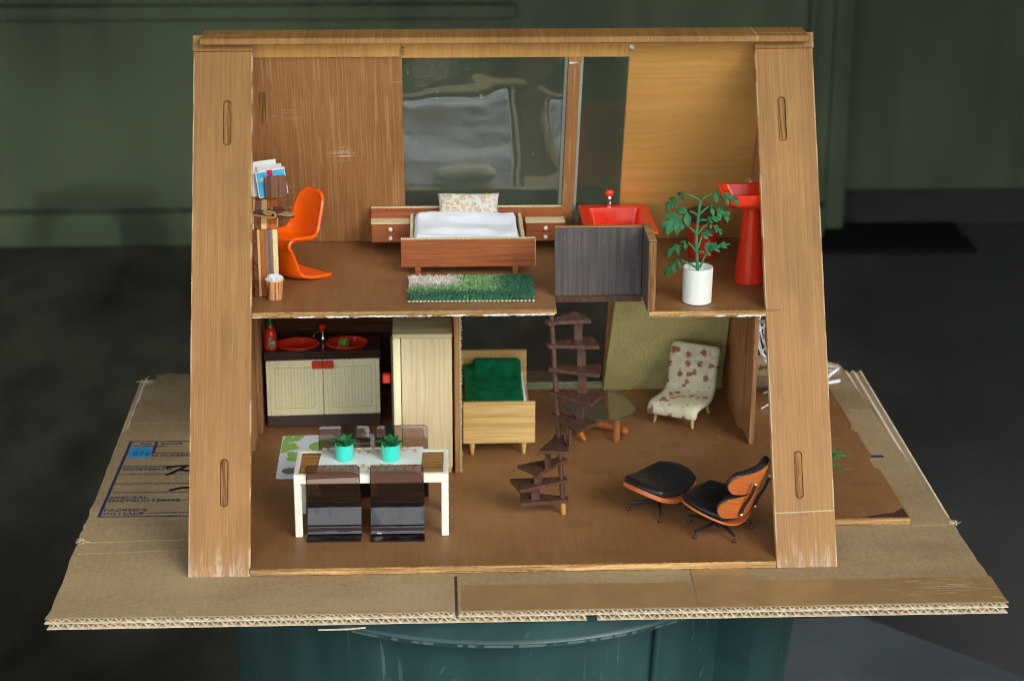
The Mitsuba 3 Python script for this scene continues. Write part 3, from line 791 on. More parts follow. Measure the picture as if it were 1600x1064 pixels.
ang = np.linspace(math.radians(255), math.radians(318), 14)
lab = np.stack([np.stack([SB[0] + 0.0058 * np.cos(ang), SB[1] + 0.0058 * np.sin(ang), np.full(14, SB[2] + z)], -1) for z in np.linspace(0.0030, 0.0128, 12)], 0)
lm = shell(lab, 0.0001)
lv = np.asarray(lm.vertices) - A(SB)
nn = meshkit.noise(lv * 700, 3)
lc = np.where((nn > 0.52)[:, None], A(lin('cfc9b0')), A(lin('b23a22')))
lc = np.where((lv[:, 2] < 0.0048)[:, None], A(lin('5b9aa0')), lc)
lc = np.where(((nn > 0.70) & (lv[:, 2] > 0.0052))[:, None], A(lin('5a6a48')), lc)
part(sb, 'label', lm, 'vertex_paint', True, color=lc)
# artichoke in the right bowl
AC = kp(trimesh.Trimesh([(0.0705, 0.0180, 0.0)], [[0, 0, 0]], process=False)).vertices[0] + A([0, 0, 0.0722])
V = thing('artichoke', 'small green artichoke lying in the right red sink bowl', 'artichoke')
ms = [trimesh.creation.icosphere(2, 0.0033)]
ms[0] = xf(ms[0], np.diag([1, 1, 0.9]), AC + A([0, 0, 0.0036]))
for ring, (rad, zz, n, ln) in enumerate(((0.0032, 0.0022, 9, 0.0030), (0.0030, 0.0040, 8, 0.0028), (0.0020, 0.0056, 6, 0.0024))):
    for k in range(n):
        t = 2 * math.pi * (k + 0.5 * ring) / n
        c, s = math.cos(t), math.sin(t)
        b = AC + A([rad * c, rad * s, zz])
        tip = b + A([0.0012 * c, 0.0012 * s, ln])
        side = A([-s, c, 0]) * 0.0013
        ms.append(hull([b - side, b + side, tip, b + A([c, s, 0.6]) * 0.0009 + A([0, 0, 0.001]), b + A([0, 0, 0.0015]) - side * 0.8, b + A([0, 0, 0.0015]) + side * 0.8]))
am = cat(*ms)
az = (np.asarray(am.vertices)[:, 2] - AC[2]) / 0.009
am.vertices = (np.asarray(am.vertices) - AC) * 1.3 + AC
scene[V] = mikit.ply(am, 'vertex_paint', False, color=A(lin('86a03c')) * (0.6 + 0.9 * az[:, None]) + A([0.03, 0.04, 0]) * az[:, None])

# ------------------------------------------------------------------ tall cupboard
cp = thing('tall_cupboard', 'tall pale wood cupboard with its door facing the kitchen unit', 'cupboard')
part(cp, 'side_panel', box(-0.0875, -0.0452, 0.1825, 0.2265, 0.0108, 0.1278, 0.0004), 'maple')
part(cp, 'top', box(-0.0945, -0.0448, 0.1818, 0.2270, 0.1280, 0.1318, 0.0006), 'cream_wood')
part(cp, 'base', box(-0.0865, -0.0462, 0.1835, 0.2255, 0.0062, 0.0106, 0.0003), 'beech')
cd = part(cp, 'door', box(-0.0945, -0.0882, 0.1825, 0.2262, 0.0110, 0.1277, 0.0006), 'door_cream')
part(cd, 'front_skin', box(-0.0962, -0.0947, 0.1825, 0.2262, 0.0110, 0.1300, 0.0004), 'kitchen_brown')
part(cd, 'handle', box(-0.1035, -0.0964, 0.1860, 0.1925, 0.0865, 0.0945, 0.0010), 'red_handle')

# ------------------------------------------------------------------ dining set
dt = thing('dining_table', 'white framed dining table with brown slatted top set for plants', 'dining table')
TR = rotz(-0.008)


def tp(m):
    return xf(m, TR, (-0.1715, 0.0565, 0))


TW, TD, TZ = 0.1215, 0.0510, 0.0598
for x in (0.0, TW - 0.0058):
    for y in (0.0, TD - 0.0058):
        part(dt, 'leg', tp(box(x, x + 0.0058, y, y + 0.0058, 0.0062, TZ - 0.0079, 0.0005)), 'table_white')
part(dt, 'frame_rail', tp(box(0, TW, 0, 0.0040, TZ - 0.0078, TZ, 0.0005)), 'table_white')
part(dt, 'frame_rail', tp(box(0, TW, TD - 0.0040, TD, TZ - 0.0078, TZ, 0.0005)), 'table_white')
part(dt, 'frame_rail', tp(box(0.0, 0.0040, 0.0041, TD - 0.0041, TZ - 0.0078, TZ, 0.0005)), 'table_white')
part(dt, 'frame_rail', tp(box(TW - 0.0040, TW, 0.0041, TD - 0.0041, TZ - 0.0078, TZ, 0.0005)), 'table_white')
ns = 7
sw = (TD - 0.0086) / ns
for k in range(ns):
    y0 = 0.0043 + k * sw
    part(dt, 'slat', tp(box(0.0043, TW - 0.0043, y0, y0 + sw - 0.0005, TZ - 0.0030, TZ - 0.0006, 0.0003)), 'slat_wood')
rn = thing('table_runner', 'white paper runner printed with small orange mushrooms on the table', 'runner')
RQ = [(-0.1538, 0.0585), (-0.0722, 0.0572), (-0.0698, 0.1105), (-0.1510, 0.1108)]
part(rn, 'sheet', sheet(Polygon(RQ), TZ + 0.0001, TZ + 0.0004), 'paper_runner')
rr = np.random.default_rng(21)
for row, y0 in enumerate((0.0650, 0.0690, 0.1000, 0.1050)):
    for k in range(11):
        x = -0.150 + k * 0.0073 + (0.0036 if row % 2 else 0) + rr.normal(0, 0.0008)
        if x > -0.0735:
            continue
        y = y0 + rr.normal(0, 0.0006)
        h, w = 0.0046 + rr.normal(0, 0.0005), 0.0022 + abs(rr.normal(0, 0.0006))
        sh = affinity.scale(Point(x, y + h).buffer(1), w, 0.0009, origin=(x, y + h)).union(sbox(x - 0.0004, y, x + 0.0004, y + h)).union(affinity.scale(Point(x, y).buffer(1), w * 0.7, 0.0005, origin=(x, y)))
        part(rn, 'mushroom', sheet(sh.simplify(0.00008), TZ + 0.0005, TZ + 0.00055), 'print_orange' if rr.random() < 0.6 else 'print_salmon')


def leaf(base, direction, length, width, up=(0, 0, 1), curl=0.25, fold=0.25, n=9, thick=0.0003, lobes=0, col=('0f5a34', '2f8f52'), shape=1.0, mid=0.45):
    d = A(direction, float)
    d /= np.linalg.norm(d)
    s = np.cross(d, up)
    s /= np.linalg.norm(s) + 1e-9
    u = np.cross(s, d)
    G, C = [], []
    us = np.linspace(0, 1, n)
    for t in us:
        w = width / 2 * max((math.sin(math.pi * t ** (math.log(0.5) / math.log(mid)))) ** shape, 0.03)
        if lobes:
            w *= 0.62 + 0.55 * abs(math.sin(math.pi * lobes * t))
        c = A(base) + d * length * t + u * (curl * length * (t - t * t) * 1.6 - curl * length * 0.55 * t * t)
        G.append([c + s * w * v + u * fold * abs(v) * w for v in (-1, -0.5, 0, 0.5, 1)])
    m = shell(A(G), thick)
    return m


def leaf_colors(m, a, b, seed):
    v = np.asarray(m.vertices)
    t = meshkit.fbm(v * 350, 3, seed=seed)[:, None]
    return A(lin(a)) * (1 - t) + A(lin(b)) * t


for k, (px, py) in enumerate(((-0.1325, 0.0865), (-0.0955, 0.0845))):
    su = thing('succulent', ('glossy green succulent in the left turquoise pot on the table', 'glossy green succulent in the right turquoise pot on the table')[k], 'plant', 'succulents on the dining table')
    pot = thing('plant_pot', ('left turquoise pot on the dining table', 'right turquoise pot on the dining table')[k], 'plant pot', 'turquoise pots on the dining table')
    z0 = TZ + 0.0006
    scene[pot] = mikit.ply(lathe([(0, 0), (0.0062, 0), (0.0066, 0.0004), (0.0073, 0.0128), (0.0072, 0.0134), (0.0066, 0.0134), (0.0064, 0.0110), (0, 0.0108)], (px, py, z0), 40), 'turquoise', 40)
    r2 = np.random.default_rng(40 + k)
    for i in range(12):
        a = 2 * math.pi * i / 6 + (0.5 if i >= 6 else 0) + r2.normal(0, 0.12)
        el = (0.42 if i < 6 else 0.95) + r2.normal(0, 0.08)
        L = (0.0125 if i < 6 else 0.0105) * (1 + r2.normal(0, 0.06))
        m = leaf((px, py, z0 + 0.0112), (math.cos(a) * math.cos(el), math.sin(a) * math.cos(el), math.sin(el)), L, 0.0052, curl=0.16, fold=0.3, thick=0.0006, mid=0.6)
        part(su, 'leaf', m, 'vertex_paint', True, color=leaf_colors(m, '0c4a26', '2c8a48', i))


def acrylic_chair(cx, cy, face, label):
    """face +1: the sitter looks to +y."""
    k = thing('dining_chair', label, 'chair', 'smoked acrylic dining chairs')
    W = 0.0415
    R = rotz(0.0 if face > 0 else math.pi)
    t = 0.0014
    # local: x width, y forward, z up
    prof = {'backrest': [(-0.0010, 0.0690), (0.0062, 0.0345)], 'seat': [(0.0068, 0.0330), (0.0340, 0.0345)], 'leg': [(0.0348, 0.0333), (0.0085, 0.0155)], 'step': [(0.0072, 0.0142), (0.0068, 0.0102)], 'foot': [(0.0062, 0.0090), (-0.0035, 0.0076)]}
    def place(m):
        return xf(m, R, (cx, cy, 0))
    b = place_back = None
    bh = 0.0352
    bp = extrude(rrect(W, bh, 0.0028), t)
    v = np.asarray(bp.vertices)
    p0, p1 = A(prof['backrest'][0]), A(prof['backrest'][1])
    d = (p0 - p1) / np.linalg.norm(p0 - p1)
    n_ = A([-d[1], d[0]])
    c = (p0 + p1) / 2
    bp.vertices = np.stack([v[:, 0], c[0] + d[0] * v[:, 1] + n_[0] * (v[:, 2] - t / 2), c[1] + d[1] * v[:, 1] + n_[1] * (v[:, 2] - t / 2)], 1)
    trimesh.repair.fix_normals(bp)
    part(k, 'backrest', place(bp), 'smoked_acrylic')
    ed = np.asarray(rrect(W, bh, 0.0028).exterior.coords)[::2]
    part(k, 'backrest_edge', place(tube(np.stack([ed[:, 0], c[0] + d[0] * ed[:, 1], c[1] + d[1] * ed[:, 1]], 1), 0.00032, 6, False)), 'acrylic_edge', True)
    part(k, 'seat', place(ribbon(bez([p1 + A([0.0002, -0.0008]), (0.0085, 0.0322), (0.020, 0.0335), (0.0180, 0.0343), (0.0196, 0.0345), (0.0190, 0.0338)], 26), t, W + 0.001)), 'smoked_dark')
    part(k, 'leg', place(ribbon([(0.0176, 0.0334), (0.0066, 0.0146)], t, W + 0.001)), 'smoked_dark')
    part(k, 'step', place(ribbon(bez([(0.0064, 0.0146), (0.0053, 0.0138), (0.0050, 0.0128), (0.0046, 0.0100), (0.0038, 0.0084)], 14), t, W + 0.001)), 'smoked_dark')
    part(k, 'foot', place(ribbon([(0.0032, 0.0078), (-0.0068, 0.0070)], t, W + 0.001)), 'smoked_dark')
    return k


mat('acrylic_edge', (0.02, 0.014, 0.014), 0.15, 0.5)
mat('smoked_dark', (0.010, 0.006, 0.006), 0.05, 0.7, clearcoat=0.5, clearcoat_gloss=0.98, bump=lambda p, n, uv: fbm(p.x * 60, p.y * 45, 3.0, 2), bscale=0.0032)
acrylic_chair(-0.1405, 0.0540, 1, 'smoked acrylic chair on the near side of the table, under the left pot')
acrylic_chair(-0.0905, 0.0525, 1, 'smoked acrylic chair on the near side of the table, under the right pot')
acrylic_chair(-0.1345, 0.1350, -1, 'smoked acrylic chair behind the table, before the printed mat')
acrylic_chair(-0.0872, 0.1345, -1, 'smoked acrylic chair behind the table, before the tall cupboard')
fm = thing('floor_mat', 'white floor mat with green and grey leaf blobs under the table', 'mat')
mp = Polygon([(-0.1955, 0.1750), (-0.1120, 0.1735), (-0.1140, 0.2720), (-0.1955, 0.2705)]).buffer(-0.003).buffer(0.003)
part(fm, 'sheet', sheet(mp, FZ + 0.0001, FZ + 0.0007), 'mat_print_white')
rb = np.random.default_rng(8)


def blob(c, r, n, seed):
    q = np.random.default_rng(seed)
    u = None
    for i in range(n):
        p = Point(c[0] + q.normal(0, r * 0.6), c[1] + q.normal(0, r * 0.9)).buffer(r * q.uniform(0.45, 0.8))
        u = p if u is None else u.union(p)
    return u.intersection(mp.buffer(-0.0006)).simplify(0.0002)


for (c, r, cl, sd) in (((-0.188, 0.242), 0.009, 'g', 1), ((-0.183, 0.222), 0.008, 'g', 2), ((-0.186, 0.262), 0.007, 'g', 8), ((-0.172, 0.192), 0.010, 'k', 3), ((-0.158, 0.245), 0.011, 'g', 4), ((-0.135, 0.255), 0.012, 'k', 5), ((-0.128, 0.225), 0.010, 'k', 6), ((-0.150, 0.215), 0.009, 'k', 7)):
    part(fm, 'leaf_print', sheet(blob(c, r, 7, sd), FZ + (0.0008 if cl == 'g' else 0.0009), FZ + (0.00085 if cl == 'g' else 0.00095)), 'mat_print_green' if cl == 'g' else 'mat_print_grey')

# ------------------------------------------------------------------ day bed
db = thing('day_bed', 'low beech day bed behind the room divider, covered in green velvet', 'bed')
part(db, 'footboard', box(-0.0355, 0.0270, 0.2180, 0.2215, 0.0180, 0.0563, 0.0005), 'beech')
part(db, 'headboard', box(-0.0355, 0.0250, 0.3300, 0.3335, 0.0180, 0.0640, 0.0005), 'beech')
part(db, 'side_rail', box(0.0215, 0.0250, 0.2217, 0.3298, 0.0190, 0.0300, 0.0004), 'beech')
part(db, 'side_rail', box(-0.0355, -0.0320, 0.2217, 0.3298, 0.0190, 0.0300, 0.0004), 'beech')
for x, y in ((-0.0275, 0.2225), (0.0175, 0.2225), (-0.0275, 0.326), (0.0175, 0.326)):
    part(db, 'leg', lathe([(0, 0.0062), (0.0013, 0.0062), (0.0026, 0.0179), (0, 0.0179)], (x, y, 0), 20), 'beech', 40)
part(db, 'mattress', box(-0.0318, 0.0213, 0.2220, 0.3295, 0.0305, 0.0455, 0.003), 'white_cloth', 40)
nU, nV = 40, 46
U, Vv = np.meshgrid(np.linspace(-0.0325, 0.0185, nU), np.linspace(0.2222, 0.3290, nV), indexing='ij')
Zb = 0.0468 + 0.0012 * meshkit.fbm(np.stack([U * 90, Vv * 60, U * 0], -1), 3) + 0.012 * np.clip((Vv - 0.296) / 0.02, 0, 1) ** 2 * (1 - 0.25 * np.clip((Vv - 0.316) / 0.013, 0, 1) ** 2) * np.clip((U + 0.0265) / 0.004, 0.35, 1)
Zb -= 0.003 * np.clip((U - 0.0165) / 0.002, 0, 1)
part(db, 'blanket', shell(np.stack([U, Vv, Zb], -1), 0.0012), 'velvet_green', 60)

# ------------------------------------------------------------------ spiral staircase
ss = thing('spiral_staircase', 'brown painted wooden spiral staircase with open treads on a leaning pole', 'staircase')
pb, pt = A([0.0437, 0.0940, 0.0062]), A([0.0330, 0.1050, 0.1726])
part(ss, 'pole', tube([pb + (pt - pb) * t for t in (0.06, 0.5, 1)], 0.0021, 14), 'stair_brown', True)
part(ss, 'pole_tip', tube([pb, pb + (pt - pb) * 0.0595], 0.0021, 14), 'brass_tip', True)
tz = [0.1690, 0.1500, 0.1305, 0.1105, 0.0912, 0.0722, 0.0535, 0.0365, 0.0200]
ta = [26, 10, -8, -28, -44, -98, -140, -163, -182]
tl = [0.028, 0.034, 0.036, 0.036, 0.034, 0.030, 0.034, 0.039, 0.034]
for k in range(9):
    z = tz[k]
    c = pb + (pt - pb) * (z - pb[2]) / (pt[2] - pb[2])
    a = math.radians(ta[k])
    pl = Polygon([(-0.0040, -0.0032), (0.003, -0.0040), (tl[k], -0.0130), (tl[k], 0.0100), (0.003, 0.0040), (-0.0040, 0.0032)]).buffer(0.0006)
    hole = Point(0, 0).buffer(0.00225, quad_segs=8)
    m = extrude(pl.difference(hole), 0.0029)
    tk = part(ss, 'tread', xf(m, rotz(a), (c[0], c[1], z - 0.0029)), 'stair_brown')
    if k < 8:
        a2 = math.radians((ta[k] + ta[k + 1]) / 2)
        c2 = (c + pb + (pt - pb) * (tz[k + 1] - pb[2]) / (pt[2] - pb[2])) / 2
        h0, h1 = tz[k + 1] + 0.0001, z - 0.0031
        part(ss, 'riser', xf(box(0.0185, 0.0255, -0.0011, 0.0011, h0, h1, 0.0003), rotz(a2), (c2[0], c2[1], 0)), 'stair_brown')

# ------------------------------------------------------------------ glass coffee table
gt = thing('coffee_table', 'low glass coffee table on a curved wooden base behind the staircase', 'coffee table')
gpts = bez([(0.0560, 0.2700), (0.0680, 0.2440), (0.0940, 0.2365), (0.1140, 0.2500), (0.1195, 0.2720), (0.1080, 0.3020), (0.0860, 0.3080), (0.0640, 0.2960), (0.0560, 0.2700)], 60)
gpoly = Polygon(gpts).buffer(0)
part(gt, 'glass_top', sheet(gpoly, 0.0300, 0.0318), 'table_glass')
gx = np.asarray(gpoly.exterior.coords)
part(gt, 'glass_edge', tube(np.column_stack([gx, np.full(len(gx), 0.0309)]), 0.0006, 6, False), mat('glass_edge_dark', (0.05, 0.07, 0.08), 0.15, 0.5), True)
part(gt, 'leg', lathe([(0, 0.0062), (0.0026, 0.0062), (0.0032, 0.010), (0.0029, 0.0296), (0, 0.0298)], (0.1010, 0.2480, 0), 20), mat('reddish_wood', 'a4643c', 0.45), 40)
bpth = bez([(0.0720, 0.2470, 0.0085), (0.0660, 0.2560, 0.0200), (0.0700, 0.2660, 0.0180), (0.0850, 0.2750, 0.0120), (0.1000, 0.2700, 0.0105), (0.1090, 0.2600, 0.0105)], 26)
part(gt, 'base', xf(cat(*[hull(np.vstack([xf(trimesh.creation.icosphere(1, r), None, p).vertices, xf(trimesh.creation.icosphere(1, r2), None, q).vertices])) for p, q, r, r2 in zip(bpth[:-1], bpth[1:], np.linspace(0.0024, 0.0042, 25), np.linspace(0.0024, 0.0042, 26)[1:])]), None, (0, 0, 0.0008)), 'cherry_strip', 50)
part(gt, 'leg', lathe([(0, 0.0062), (0.0032, 0.0062), (0.0036, 0.012), (0.0028, 0.0296), (0, 0.0298)], (0.0700, 0.2650, 0), 20), 'cherry_strip', 40)

# ------------------------------------------------------------------ floral chair
fcn = thing('slipper_chair', 'cream slipper chair with red flower print in front of the olive panel', 'chair')
FR = rotz(math.radians(-28))
FO = A([0.1660, 0.3030, FZ])


def curve_shell(prof, width, thick, n=44, m=17, wf=None, cup=None):
    P = bez(prof, n)
    L = np.concatenate([[0], np.cumsum(np.linalg.norm(np.diff(P, axis=0), axis=1))])
    w = np.interp(np.linspace(0, 1, n), *(wf or ([0, 1], [1, 1]))) * width / 2
    v = np.linspace(-1, 1, m)
    T = np.gradient(P, axis=0)
    T /= np.linalg.norm(T, axis=1, keepdims=True)
    N = np.stack([-T[:, 1], T[:, 0]], 1)
    G = np.zeros((n, m, 3))
    for i in range(n):
        for j in range(m):
            o = (cup[0](i / (n - 1)) if cup else 0) * abs(v[j]) ** (cup[1] if cup else 2)
            q = P[i] + N[i] * o
            G[i, j] = (w[i] * v[j], q[0], q[1])
    return G, L


prof = [(0.0235, 0.0105), (0.0250, 0.0150), (0.0210, 0.0185), (0.0080, 0.0180), (-0.0080, 0.0165), (-0.0190, 0.0200), (-0.0240, 0.0290), (-0.0270, 0.0420), (-0.0320, 0.0560), (-0.0350, 0.0600)]
prof = [(-a, b) for a, b in prof]  # local y: rear positive
G, L = curve_shell(prof, 0.0465, 0.004, wf=([0, 0.06, 0.9, 0.97, 1], [0.97, 1, 1.0, 0.96, 0.86]))
th = np.full(G.shape[:2], 0.0068)
e = np.minimum(np.linspace(0, 1, G.shape[0]), np.linspace(1, 0, G.shape[0]))[:, None]
f = np.minimum(np.linspace(0, 1, G.shape[1]), np.linspace(1, 0, G.shape[1]))[None, :]
th = 0.0068 * np.clip(np.minimum(e * 14 + 0.35, f * 7 + 0.45), 0, 1) ** 0.6
fm_ = shell(G, th)
uv = np.tile(np.stack([G[..., 0], np.repeat(L[:, None], G.shape[1], 1)], -1).reshape(-1, 2), (2, 1))
part(fcn, 'seat', xf(fm_, FR, FO), 'floral_cloth', True, uv=uv)
for x, y, dx, dy in ((-0.0165, -0.0180, -0.002, -0.003), (0.0165, -0.0180, 0.002, -0.003), (-0.0165, 0.0160, -0.002, 0.005), (0.0165, 0.0160, 0.002, 0.005)):
    part(fcn, 'leg', xf(tube([(x + dx, y + dy, 0.0003), (x, y, 0.0150)], [0.0011, 0.0019], 12), FR, FO), 'beech', True)

# ------------------------------------------------------------------ lounge chair and ottoman
def disk_uv(nu, nv):
    """square grid mapped to a rounded square"""
    u, v = np.meshgrid(np.linspace(-1, 1, nu), np.linspace(-1, 1, nv), indexing='ij')
    k = 0.36
    return u * np.sqrt(1 - k * v * v), v * np.sqrt(1 - k * u * u)


def bent_pad(w, h, bend, t, crown, n=25, sag=0.0):
    u, v = disk_uv(n, n)
    X, Y = u * w / 2, v * h / 2
    Z = bend * u ** 2 + sag * v ** 2
    rr = np.maximum(np.abs(u), np.abs(v))
    d = np.clip(1 - np.maximum(np.abs(np.linspace(-1, 1, n))[:, None], np.abs(np.linspace(-1, 1, n))[None, :]), 0, 1)
    th = t * (0.25 + 0.75 * np.clip(d * 4, 0, 1) ** 0.5) if crown else np.full(u.shape, t)
    return shell(np.stack([X, Y, Z], -1), th)


def frame(origin, xa, ya):
    xa, ya = A(xa, float), A(ya, float)
    xa /= np.linalg.norm(xa)
    ya -= xa * (xa @ ya)
    ya /= np.linalg.norm(ya)
    return np.stack([xa, ya, np.cross(xa, ya)], 1), A(origin, float)


def star_base(root, c, z, n, rad, a0):
    part(root, 'post', lathe([(0, z), (0.0019, z), (0.0019, z + 0.007), (0.0015, z + 0.012), (0, z + 0.012)], (c[0], c[1], 0), 14), 'black_plastic', 40)
    for i in range(n):
        a = a0 + 2 * math.pi * i / n
        d = A([math.cos(a), math.sin(a)])
        lg = part(root, 'base_leg', tube([(c[0] + d[0] * r, c[1] + d[1] * r, zz) for r, zz in ((0.001, z + 0.0048), (rad * 0.5, z + 0.0040), (rad, z + 0.0028))], [0.0019, 0.0016, 0.0012], 8), 'black_plastic', 30)
        part(lg, 'glide', lathe([(0, 0), (0.0015, 0), (0.0016, 0.0012), (0.0009, 0.0024), (0, 0.0026)], (c[0] + d[0] * rad, c[1] + d[1] * rad, FZ + 0.0002), 12), 'black_plastic', 40)


ot = thing('ottoman', 'black cushioned ottoman with orange shell on a star base', 'ottoman')
oc = A([0.1215, 0.1000])
oa = math.radians(135)
star_base(ot, oc, FZ + 0.0030, 4, 0.0245, math.radians(-92))
R_, o_ = frame((oc[0] + 0.001, oc[1] + 0.001, 0.0240), (math.cos(oa - math.pi / 2), math.sin(oa - math.pi / 2), 0.0), (math.cos(oa), math.sin(oa), 0.08))
part(ot, 'shell', xf(bent_pad(0.0590, 0.0485, 0.0085, 0.0034, False), R_, o_), 'orange_shell', 40)
R2_, o2_ = frame((oc[0] + 0.001, oc[1] + 0.001, 0.0297), (math.cos(oa - math.pi / 2), math.sin(oa - math.pi / 2), 0.0), (math.cos(oa), math.sin(oa), 0.08))
part(ot, 'cushion', xf(bent_pad(0.0575, 0.0475, 0.0062, 0.0080, True), R2_, o2_), 'black_leather', 60)
part(ot, 'button', lathe([(0, 0), (0.0014, 0.0001), (0.0012, 0.0007), (0, 0.0009)], (oc[0] + 0.001, oc[1] + 0.001, 0.0335), 12), 'black_leather', 40)

lc = thing('lounge_chair', 'orange shelled lounge chair with black cushions, half behind the right plank', 'lounge chair')
cc = A([0.1655, 0.0600])
fa = math.radians(140)
fw = A([math.cos(fa), math.sin(fa), 0.0])
lt = A([-fw[1], fw[0], 0.0])
zz = A([0, 0, 1.0])
star_base(lc, cc, FZ + 0.0030, 5, 0.0265, math.radians(-70))
part(lc, 'collar', lathe([(0, 0), (0.0021, 0), (0.0021, 0.0022), (0, 0.0022)], (cc[0], cc[1], FZ + 0.0152), 14), 'white_plastic', 40)


def L3(f, l, z):
    return A([cc[0], cc[1], 0]) + fw * f + lt * l + zz * z


def pad_at(c, up, w, h, bend, t, crown, sag=0.0):
    R, o = frame(c, lt, up)   # third axis = lt x up
    return xf(bent_pad(w, h, bend, t, crown, sag=sag), R, o)


# seat: local y along forward-up, third axis lt x fw = -z, so bend negative lifts the sides
seat_up = fw + zz * 0.22
part(lc, 'seat_shell', pad_at(L3(0.003, 0, 0.0215), seat_up, 0.0560, 0.0500, -0.0090, 0.0016, False, -0.0025), 'orange_shell', 40)
part(lc, 'seat_cushion', pad_at(L3(0.004, 0, 0.0275), seat_up, 0.0500, 0.0470, -0.0050, 0.0085, True, -0.0015), 'black_leather', 60)
b1 = zz - fw * 0.36
# back: third axis lt x up points forward: a positive bend brings the sides forward
part(lc, 'back_shell', pad_at(L3(-0.0265, 0, 0.0355), b1, 0.0590, 0.0215, 0.0105, 0.0016, False), 'orange_shell', 40, label='lower orange back shell')
part(lc, 'back_cushion', pad_at(L3(-0.0222, 0, 0.0365), b1, 0.0550, 0.0225, 0.0085, 0.0075, True), 'black_leather', 60)
part(lc, 'back_shell', pad_at(L3(-0.0340, 0, 0.0575), b1, 0.0580, 0.0205, 0.0095, 0.0016, False), 'orange_shell', 40, label='upper orange back shell')
part(lc, 'back_cushion', pad_at(L3(-0.0300, 0, 0.0590), b1, 0.0560, 0.0225, 0.0080, 0.0070, True), 'black_leather', 60)
for s in (-0.0105, 0.0105):
    sr = part(lc, 'strut', tube(bez([L3(-0.0255, s, 0.0290), L3(-0.0290, s, 0.0380), L3(-0.0345, s, 0.0480), L3(-0.0385, s, 0.0590)], 14), 0.0013, 8), 'black_plastic', True)
    for q in ((-0.0268, 0.0300), (-0.0385, 0.0590)):
        part(sr, 'bolt', xf(trimesh.creation.icosphere(2, 0.0015), None, L3(q[0], s, q[1])), 'chrome', True)

# ------------------------------------------------------------------ outside on the deck
wc = thing('wire_chair', 'white wire diamond chair out on the deck behind the right plank', 'chair')
WR = rotz(math.radians(78))
WO = A([0.2700, 0.336, FZ])


def wsurf(u, v):
    """diamond shell: u across, v along from seat front to back top."""
    x = u * 0.032 * math.sqrt(1 - 0.70 * (2 * v - 1) ** 2)
    y = -0.034 + 0.067 * (1 - (1 - v) ** 2) - 0.012 * u * u
    z = 0.016 + 0.010 * (1 - v) ** 2 + 0.064 * v ** 2.0 + 0.006 * u * u
    return A([x, y, z])


wires = []
for k in np.linspace(-0.8, 0.8, 6):
    wires.append([wsurf(k, v) for v in np.linspace(0, 1, 14)])
for k in np.linspace(0.12, 0.88, 5):
    wires.append([wsurf(u, k) for u in np.linspace(-1, 1, 14)])
for w in wires:
    part(wc, 'wire', xf(tube(w, 0.0008, 6), WR, WO), 'wire_white', True)
rim = [wsurf(-1, v) for v in np.linspace(0, 1, 12)] + [wsurf(u, 1) for u in np.linspace(-1, 1, 12)[1:]] + [wsurf(1, v) for v in np.linspace(1, 0, 12)[1:]] + [wsurf(u, 0) for u in np.linspace(1, -1, 12)[1:]]
part(wc, 'rim', xf(tube(rim, 0.0017, 8, False), WR, WO), 'wire_white', True)
for s in (-1, 1):
    part(wc, 'leg', xf(tube([(s * 0.020, -0.020, 0.0008), (s * 0.014, 0.0, 0.015), (s * 0.020, 0.024, 0.0008)], 0.0008, 8), WR, WO), 'wire_white', True)
cu = xf(pillow_mesh(0.034, 0.030, 0.005, 16, 3), rotx(0.5), (0, -0.004, 0.034))
part(wc, 'cushion', xf(cu, WR, WO), 'red_handle', True)
al = thing('spiky_plant', 'green spiky leaved plant on the deck outside the right plank', 'plant')
ra = np.random.default_rng(17)
for i in range(14):
    a = ra.uniform(-0.9, 0.9) if i < 9 else ra.uniform(0.9, 5.4)
    el = ra.uniform(0.25, 1.15)
    z0 = ra.uniform(0.010, 0.040)
    m = leaf((0.2605, 0.128 + ra.normal(0, 0.004), FZ + z0), (math.cos(a) * math.cos(el), math.sin(a) * math.cos(el), math.sin(el)), ra.uniform(0.020, 0.030), 0.0042, curl=0.35, fold=0.35, thick=0.0004, mid=0.3)
    part(al, 'leaf', m, 'vertex_paint', True, color=leaf_colors(m, '14643a', '4cae74', i))
part(al, 'stem', tube([(0.2605, 0.128, FZ + 0.0003), (0.2605, 0.128, FZ + 0.046)], [0.0022, 0.0012], 10), 'vertex_paint', True, color=np.tile(lin('2f6b3c'), (22, 1)))
fp_ = A([[[x, 0.425 + 0.012 * t + 0.002 * math.sin(x * 40), 0.0006 + (0.017 - 0.34 * max(0, x - 0.30)) * t] for t in np.linspace(0, 1, 5)] for x in np.linspace(0.20, 0.338, 16)])
flp = part(cb, 'flap', shell(fp_, 0.0035), 'cardboard', 40)
for x, w in ((0.258, 0.004), (0.266, 0.007), (0.262, 0.010)):
    part(flp, 'marking', box(x - w / 2, x + w / 2, 0.4205, 0.4215, 0.0080 + 0.3 * w, 0.0088 + 0.3 * w, 0), 'ink_black')

# ------------------------------------------------------------------ desk corner upstairs
dk = thing('desk', 'striped inlaid wood desk against the left end upstairs', 'desk')
DR = rotz(math.radians(4.0))


def kd(m):
    return xf(m, DR, (-0.1982, 0.1480, 0))


